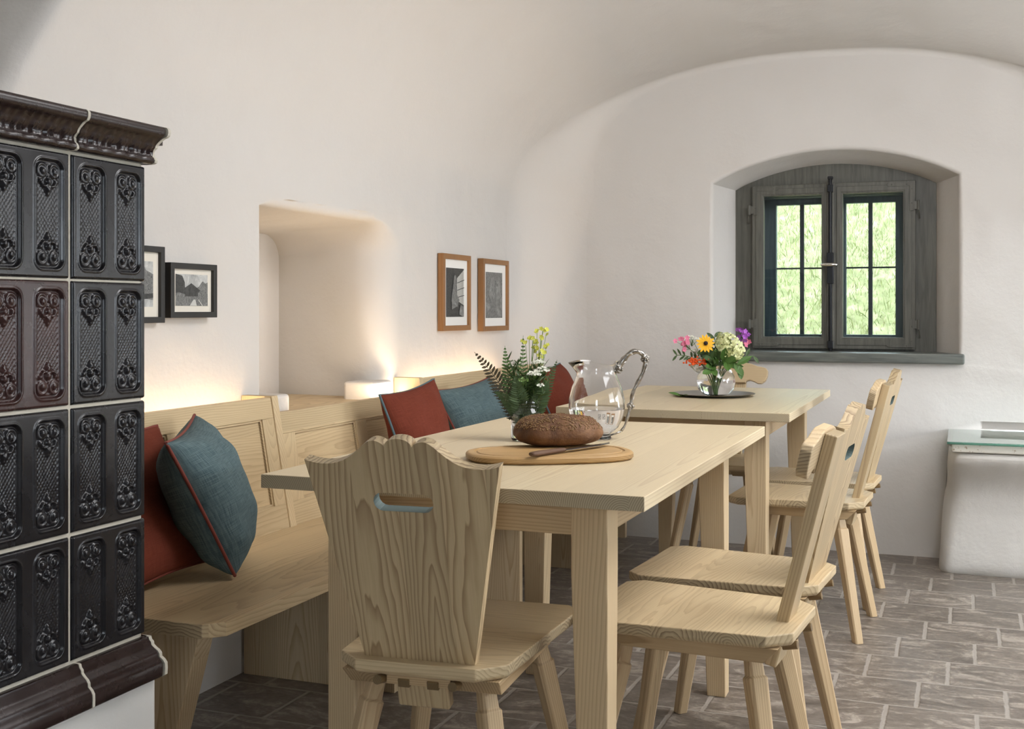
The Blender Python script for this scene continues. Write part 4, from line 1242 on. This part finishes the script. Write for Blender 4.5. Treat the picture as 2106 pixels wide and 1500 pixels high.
def petals(mb, c, n, L, Wd, nrm, rng, tilt=.2):
    nrm = Vector(nrm).normalized(); a0 = nrm.orthogonal().normalized(); b0 = nrm.cross(a0)
    r0 = rng.uniform(0, 6)
    for k in range(n):
        a = r0+2*pi*k/n; d = (a0*cos(a)+b0*sin(a))+nrm*tilt
        leaf(mb, c, d, L, Wd, nrm, .15, 3)
def yellow_sprig(tips, foot, label):
    rng = random.Random(hash(label) % 1000 if False else len(label))
    def b(st, E):
        main = bez(V(*foot), V(foot[0]*.5+tips[0][0]*.5, .12, 0), V(*tips[0]), 14)
        st.tube(main, .0011, 6)
        for tp in tips:
            p = V(*tp); br = main[rng.randrange(7, 12)]
            st.tube(bez(br, (br+p)/2+Vector((0, 0, -.004)), p, 6), .0007, 5)
            for q in range(3):
                c = p + Vector((rng.gauss(0, .004), rng.gauss(0, .004), rng.gauss(0, .004)))
                petals(E('petals', M_yel), c, 5, .0065, .005, (rng.gauss(0, .5)+.1, -1, rng.gauss(.4, .4)), rng)
                E('petals', M_yel).ball(tuple(c), .0016, None, 6, 4)
        for q in range(5):
            br = main[rng.randrange(5, 13)]; leaf(E('leaves', M_leaf_l), br, (rng.gauss(0, 1), rng.gauss(0, 1), .6), .014, .005)
    return flowered('yellow_flower', label, 'flower', 'yellow flowers in the glass jar', JC, b, M_leaf_l)
yellow_sprig([(.041, .280, 0), (.026, .276, 0), (.050, .273, 0), (.036, .266, -.01)], (.004, .012, 0), 'tallest yellow flower sprig in the jar')
yellow_sprig([(.016, .258, 0), (.006, .260, .01), (.022, .250, 0), (-.004, .254, 0), (.018, .235, 0)], (.0, .012, .005), 'yellow flower sprig left of the tallest one in the jar')
yellow_sprig([(.044, .226, -.01), (.030, .236, 0), (.028, .212, 0), (.050, .240, 0)], (.008, .012, -.004), 'lower yellow flower sprig at the right of the jar')
def umbel(tip, foot, label, r=.020, mat=M_white, n=80, origin=JC, group='white flowers in the glass jar', nm='white_flower', pl=.0032):
    rng = random.Random(int(abs(tip[0])*1e4)+n)
    def b(st, E):
        main = bez(V(*foot), V(foot[0]*.6+tip[0]*.4, tip[1]*.55, 0), V(*tip), 12); st.tube(main, .0010, 6)
        hub = V(*tip) - Vector((0, 0, r*.9))
        for k in range(n):
            a = rng.uniform(0, 2*pi); q = sqrt(rng.random())
            p = V(*tip) + Vector((cos(a)*q*r, sin(a)*q*r, r*.45*(1-q*q)+rng.gauss(0, .0015)))
            if k % 3 == 0: st.tube([hub, p], .0004, 4)
            petals(E('petals', mat), p, 4, pl, pl*.8, (rng.gauss(0, .4), -.7, .7), rng)
        for q in range(4): leaf(E('leaves', M_leaf), main[rng.randrange(4, 11)], (rng.gauss(0, 1), rng.gauss(0, 1), .5), .02, .006)
    return flowered(nm, label, 'flower', group, origin, b, M_leaf)
umbel((.040, .178, -.01), (.004, .012, 0), 'white flower cluster at the right of the jar')
umbel((.018, .170, -.03), (.0, .012, 0), 'white flower cluster at the centre front of the jar', .017)
umbel((.030, .198, .0), (.006, .012, 0), 'white flower cluster high in the middle of the jar', .018)
umbel((.034, .140, -.03), (.004, .012, 0), 'small white flower cluster low at the right of the jar', .010, n=16)
umbel((-.010, .155, -.04), (.0, .012, 0), 'pale green flower head low at the front left of the jar', .016, M_leaf_l, 40, pl=.003)
def filler():
    rng = random.Random(11)
    def b(st, E):
        for k in range(44):
            a = rng.uniform(0, 2*pi); q = rng.uniform(.2, 1)
            tip = Vector((cos(a)*.078*q, sin(a)*.05*q, rng.uniform(.115, .205)))
            path = bez((cos(a)*.008, sin(a)*.008, .01), (cos(a)*.015, sin(a)*.015, .10), tip, 10)
            st.tube(path, .0009, 5)
            for i in range(4, 11):
                for s in range(3):
                    leaf(E('leaves', M_leaf_d if rng.random() < .6 else M_leaf), path[i], (rng.gauss(0, 1), rng.gauss(0, 1), rng.uniform(.1, 1)), rng.uniform(.016, .032), rng.uniform(.003, .007))
    o = flowered('greenery_sprigs', 'tangle of fine green sprigs filling the jar between the ferns', 'greenery', None, JC, b, M_leaf)
    o['kind'] = 'stuff'
filler()

# ------------------------------------------------------------------ far table: plate, vase, flowers
VC = Vector((-.893, 4.50, TZ))
MB().lathe([(.04, .0005), (.120, .0005), (.150, .009), (.158, .0105), (.159, .012), (.150, .0115), (.120, .0035), (.01, .003)], 64).build('pewter_plate', M_pewter, None, loc=(-.905, 4.515, TZ), smooth='angle', angle=50)
tag(bpy.data.objects['pewter_plate'], 'round pewter plate under the flower vase on the farther table', 'plate')
VZ = TZ+.0038
def vase():
    root = empty('glass_vase', (VC.x, VC.y, VZ), 0, 'bulbous clear glass vase standing on the pewter plate', 'vase')
    prof = [(.034, 0), (.052, .006), (.068, .025), (.0745, .05), (.071, .075), (.058, .098), (.043, .115), (.034, .128), (.0335, .138), (.037, .148), (.042, .156)]
    th = .003
    inn = [(r-th, z) for r, z in reversed(prof[1:])] + [(.045, .0068), (.002, .006)]
    MB().lathe(prof+inn, 48).build('glass_body', M_glass, root, smooth='angle', angle=60)
    wp = [(.002, .0058), (.0452, .0066), (.0495, .0085), (.0652, .026), (.0718, .05), (.0683, .075), (.0555, .0985), (.002, .0985)]
    MB().lathe(wp, 48).build('water', M_water, root, smooth='angle', angle=40)
vase()
VO = Vector((VC.x, VC.y, VZ))
rngv = random.Random(21)
def leafy(tip, label, n=9, L=.05, Wd=.022, mat=M_leaf_d, ctrlz=.16, group='leaf sprigs in the glass vase'):
    def b(st, E):
        path = bez(V(0, .012), V(tip[0]*.25, ctrlz, 0), V(*tip), 14); st.tube(path, .0014, 6)
        for i in range(n):
            k = 14-int(i*8/n); s = 1 if i % 2 else -1
            d = (path[k]-path[k-1]).normalized(); sd = d.cross(AY)
            leaf(E('leaves', mat), path[k], d*.8+sd*s*1.0+AY*rngv.uniform(-.5, .3), L*rngv.uniform(.8, 1.1), Wd, -AY+Vector((0, 0, .5)), .2, 6)
    return flowered('leaf_sprig', label, 'leaves', group, VO, b, M_leaf)
leafy((-.150, .155), 'narrow-leaved sprig reaching left out of the vase', 12, .030, .009)
leafy((.150, .150, .02), 'leaf sprig reaching far right over the window sill from the vase', 4, .040, .014)
leafy((-.050, .175, -.03), 'dark leaf sprig above the orange berries in the vase', 9, .042, .018)
leafy((.085, .115, -.03), 'broad green leaves drooping at the right of the vase', 8, .060, .026, M_leaf)
leafy((-.03, .10, -.07), 'broad green leaves hanging at the left front of the vase mouth', 7, .05, .026, M_leaf)
leafy((.03, .13, -.06), 'broad green leaves at the front of the vase mouth', 8, .06, .030, M_leaf)
leafy((.0, .225, .03), 'small green leaf tip rising behind the yellow coneflower', 7, .04, .016)
leafy((.06, .17, .03), 'green leaves behind the cream hydrangea head', 8, .06, .03)
leafy((-.02, .14, -.04), 'green leaves under the yellow coneflower', 8, .055, .028)
def cone():
    def b(st, E):
        tip = V(-.049, .202, -.06); st.tube(bez(V(0, .012), V(-.02, .14, -.01), tip, 12), .0014, 6)
        nn = (-AY + Vector((0, 0, .25)) - AX*.1).normalized(); a0 = AX; b0 = nn.cross(a0).normalized()
        for k in range(14):
            a = 2*pi*k/14+.1; d = a0*cos(a)+b0*sin(a)-nn*.1
            leaf(E('petals', M_gold), tip, d, .036+.003*sin(k*2.3), .013, nn, .15, 5)
        E('flower_centre', M_seedhead).ball(tuple(tip+nn*.004), .0085, None, 14, 8)
    flowered('yellow_coneflower', 'golden yellow coneflower with dark centre in the vase', 'flower', None, VO, b, M_leaf)
cone()
def hydr(c, r, label, mat, n, rx=1.0, rz=1.0, slant=0):
    def b(st, E):
        cv = V(*c); st.tube(bez(V(0, .012), V(c[0]*.3, .13, 0), cv, 12), .0018, 6)
        for k in range(n):
            v = Vector((rngv.gauss(0, 1), rngv.gauss(0, 1), rngv.gauss(0, 1))).normalized()
            p = cv + AX*(v.x*r*rx + slant*v.z*r) + AY*v.y*r + Vector((0, 0, v.z*r*rz))
            p = p*1.0 + v*rngv.gauss(0, .0028)
            petals(E('petals', mat), p, 4, .0070, .0065, v + Vector((rngv.gauss(0, .25), rngv.gauss(0, .25), rngv.gauss(0, .25))), rngv, .1)
    flowered('hydrangea_head', label, 'flower', 'hydrangea heads in the vase', VO, b, M_leaf)
hydr((.048, .190, -.03), .048, 'large cream-green hydrangea head at the right of the vase', M_cream, 520, 1.0, 1.05, -.35)
hydr((-.062, .120, .01), .030, 'white flower head below the orange berries', M_white, 110)
umbel((-.088, .215, .03), (0, .012, 0), 'lacy white flowers behind the coneflower', .030, M_white, 60, VO, 'lacy white flowers in the vase', 'lace_flower')
umbel((-.085, .170, .0), (0, .012, 0), 'lacy white flowers left below the coneflower', .020, M_white, 40, VO, 'lacy white flowers in the vase', 'lace_flower')
def clusterf(c, spread, mat, n, label, nm, pl=.011):
    def b(st, E):
        cv = V(*c); path = bez(V(0, .012), V(c[0]*.3, .14, 0), cv, 12); st.tube(path, .0011, 6)
        for k in range(n):
            p = cv + AX*rngv.gauss(0, spread) + AY*rngv.gauss(0, spread*.6) + Vector((0, 0, rngv.gauss(0, spread)))
            st.tube([path[10], p], .0006, 4)
            petals(E('petals', mat), p, 5, pl, pl*.8, -AY+Vector((rngv.gauss(0, .5), 0, rngv.gauss(0, .5))), rngv, .15)
    flowered(nm, label, 'flower', None, VO, b, M_leaf)
clusterf((-.130, .200, -.02), .013, M_pink, 12, 'pink flower cluster at the left of the vase', 'pink_phlox')
clusterf((.100, .232, -.02), .013, M_purple, 22, 'purple flower cluster at the top right of the vase', 'purple_phlox')
clusterf((.110, .205, .0), .010, M_pink, 5, 'pinkish flower cluster under the purple one', 'pink_phlox')
def berries():
    def b(st, E):
        c = V(-.088, .132, -.05); st.tube(bez(V(0, .012), V(-.03, .12, -.02), c, 10), .0014, 6)
        for cx_, n in ((-.102, 26), (-.082, 16), (-.056, 22)):
            for k in range(n):
                p = V(cx_+rngv.gauss(0, .009), .132+rngv.gauss(0, .007), -.05+rngv.gauss(0, .006))
                E('berries', M_orange).ball(tuple(p), .0042, None, 8, 5)
    flowered('rowan_berries', 'cluster of orange rowan berries at the left front of the vase', 'berries', None, VO, b, M_leaf)
berries()
def fallen():
    mb = MB(); leaf(mb, (0, 0, 0), (-1, -.1, .35), .05, .018, (0, -.5, 1), .3, 6, .1); leaf(mb, (0, 0, 0), (1, -.2, .25), .03, .014, (0, -.5, 1), .3, 6, .1)
    o = mb.build('fallen_leaf', M_leaf, None, loc=(VC.x-.10*AX.x-.02, VC.y-.03-.07, TZ+.0045), smooth=True)
    tag(o, 'curled green leaf lying on the pewter plate left of the vase', 'leaf')
fallen()
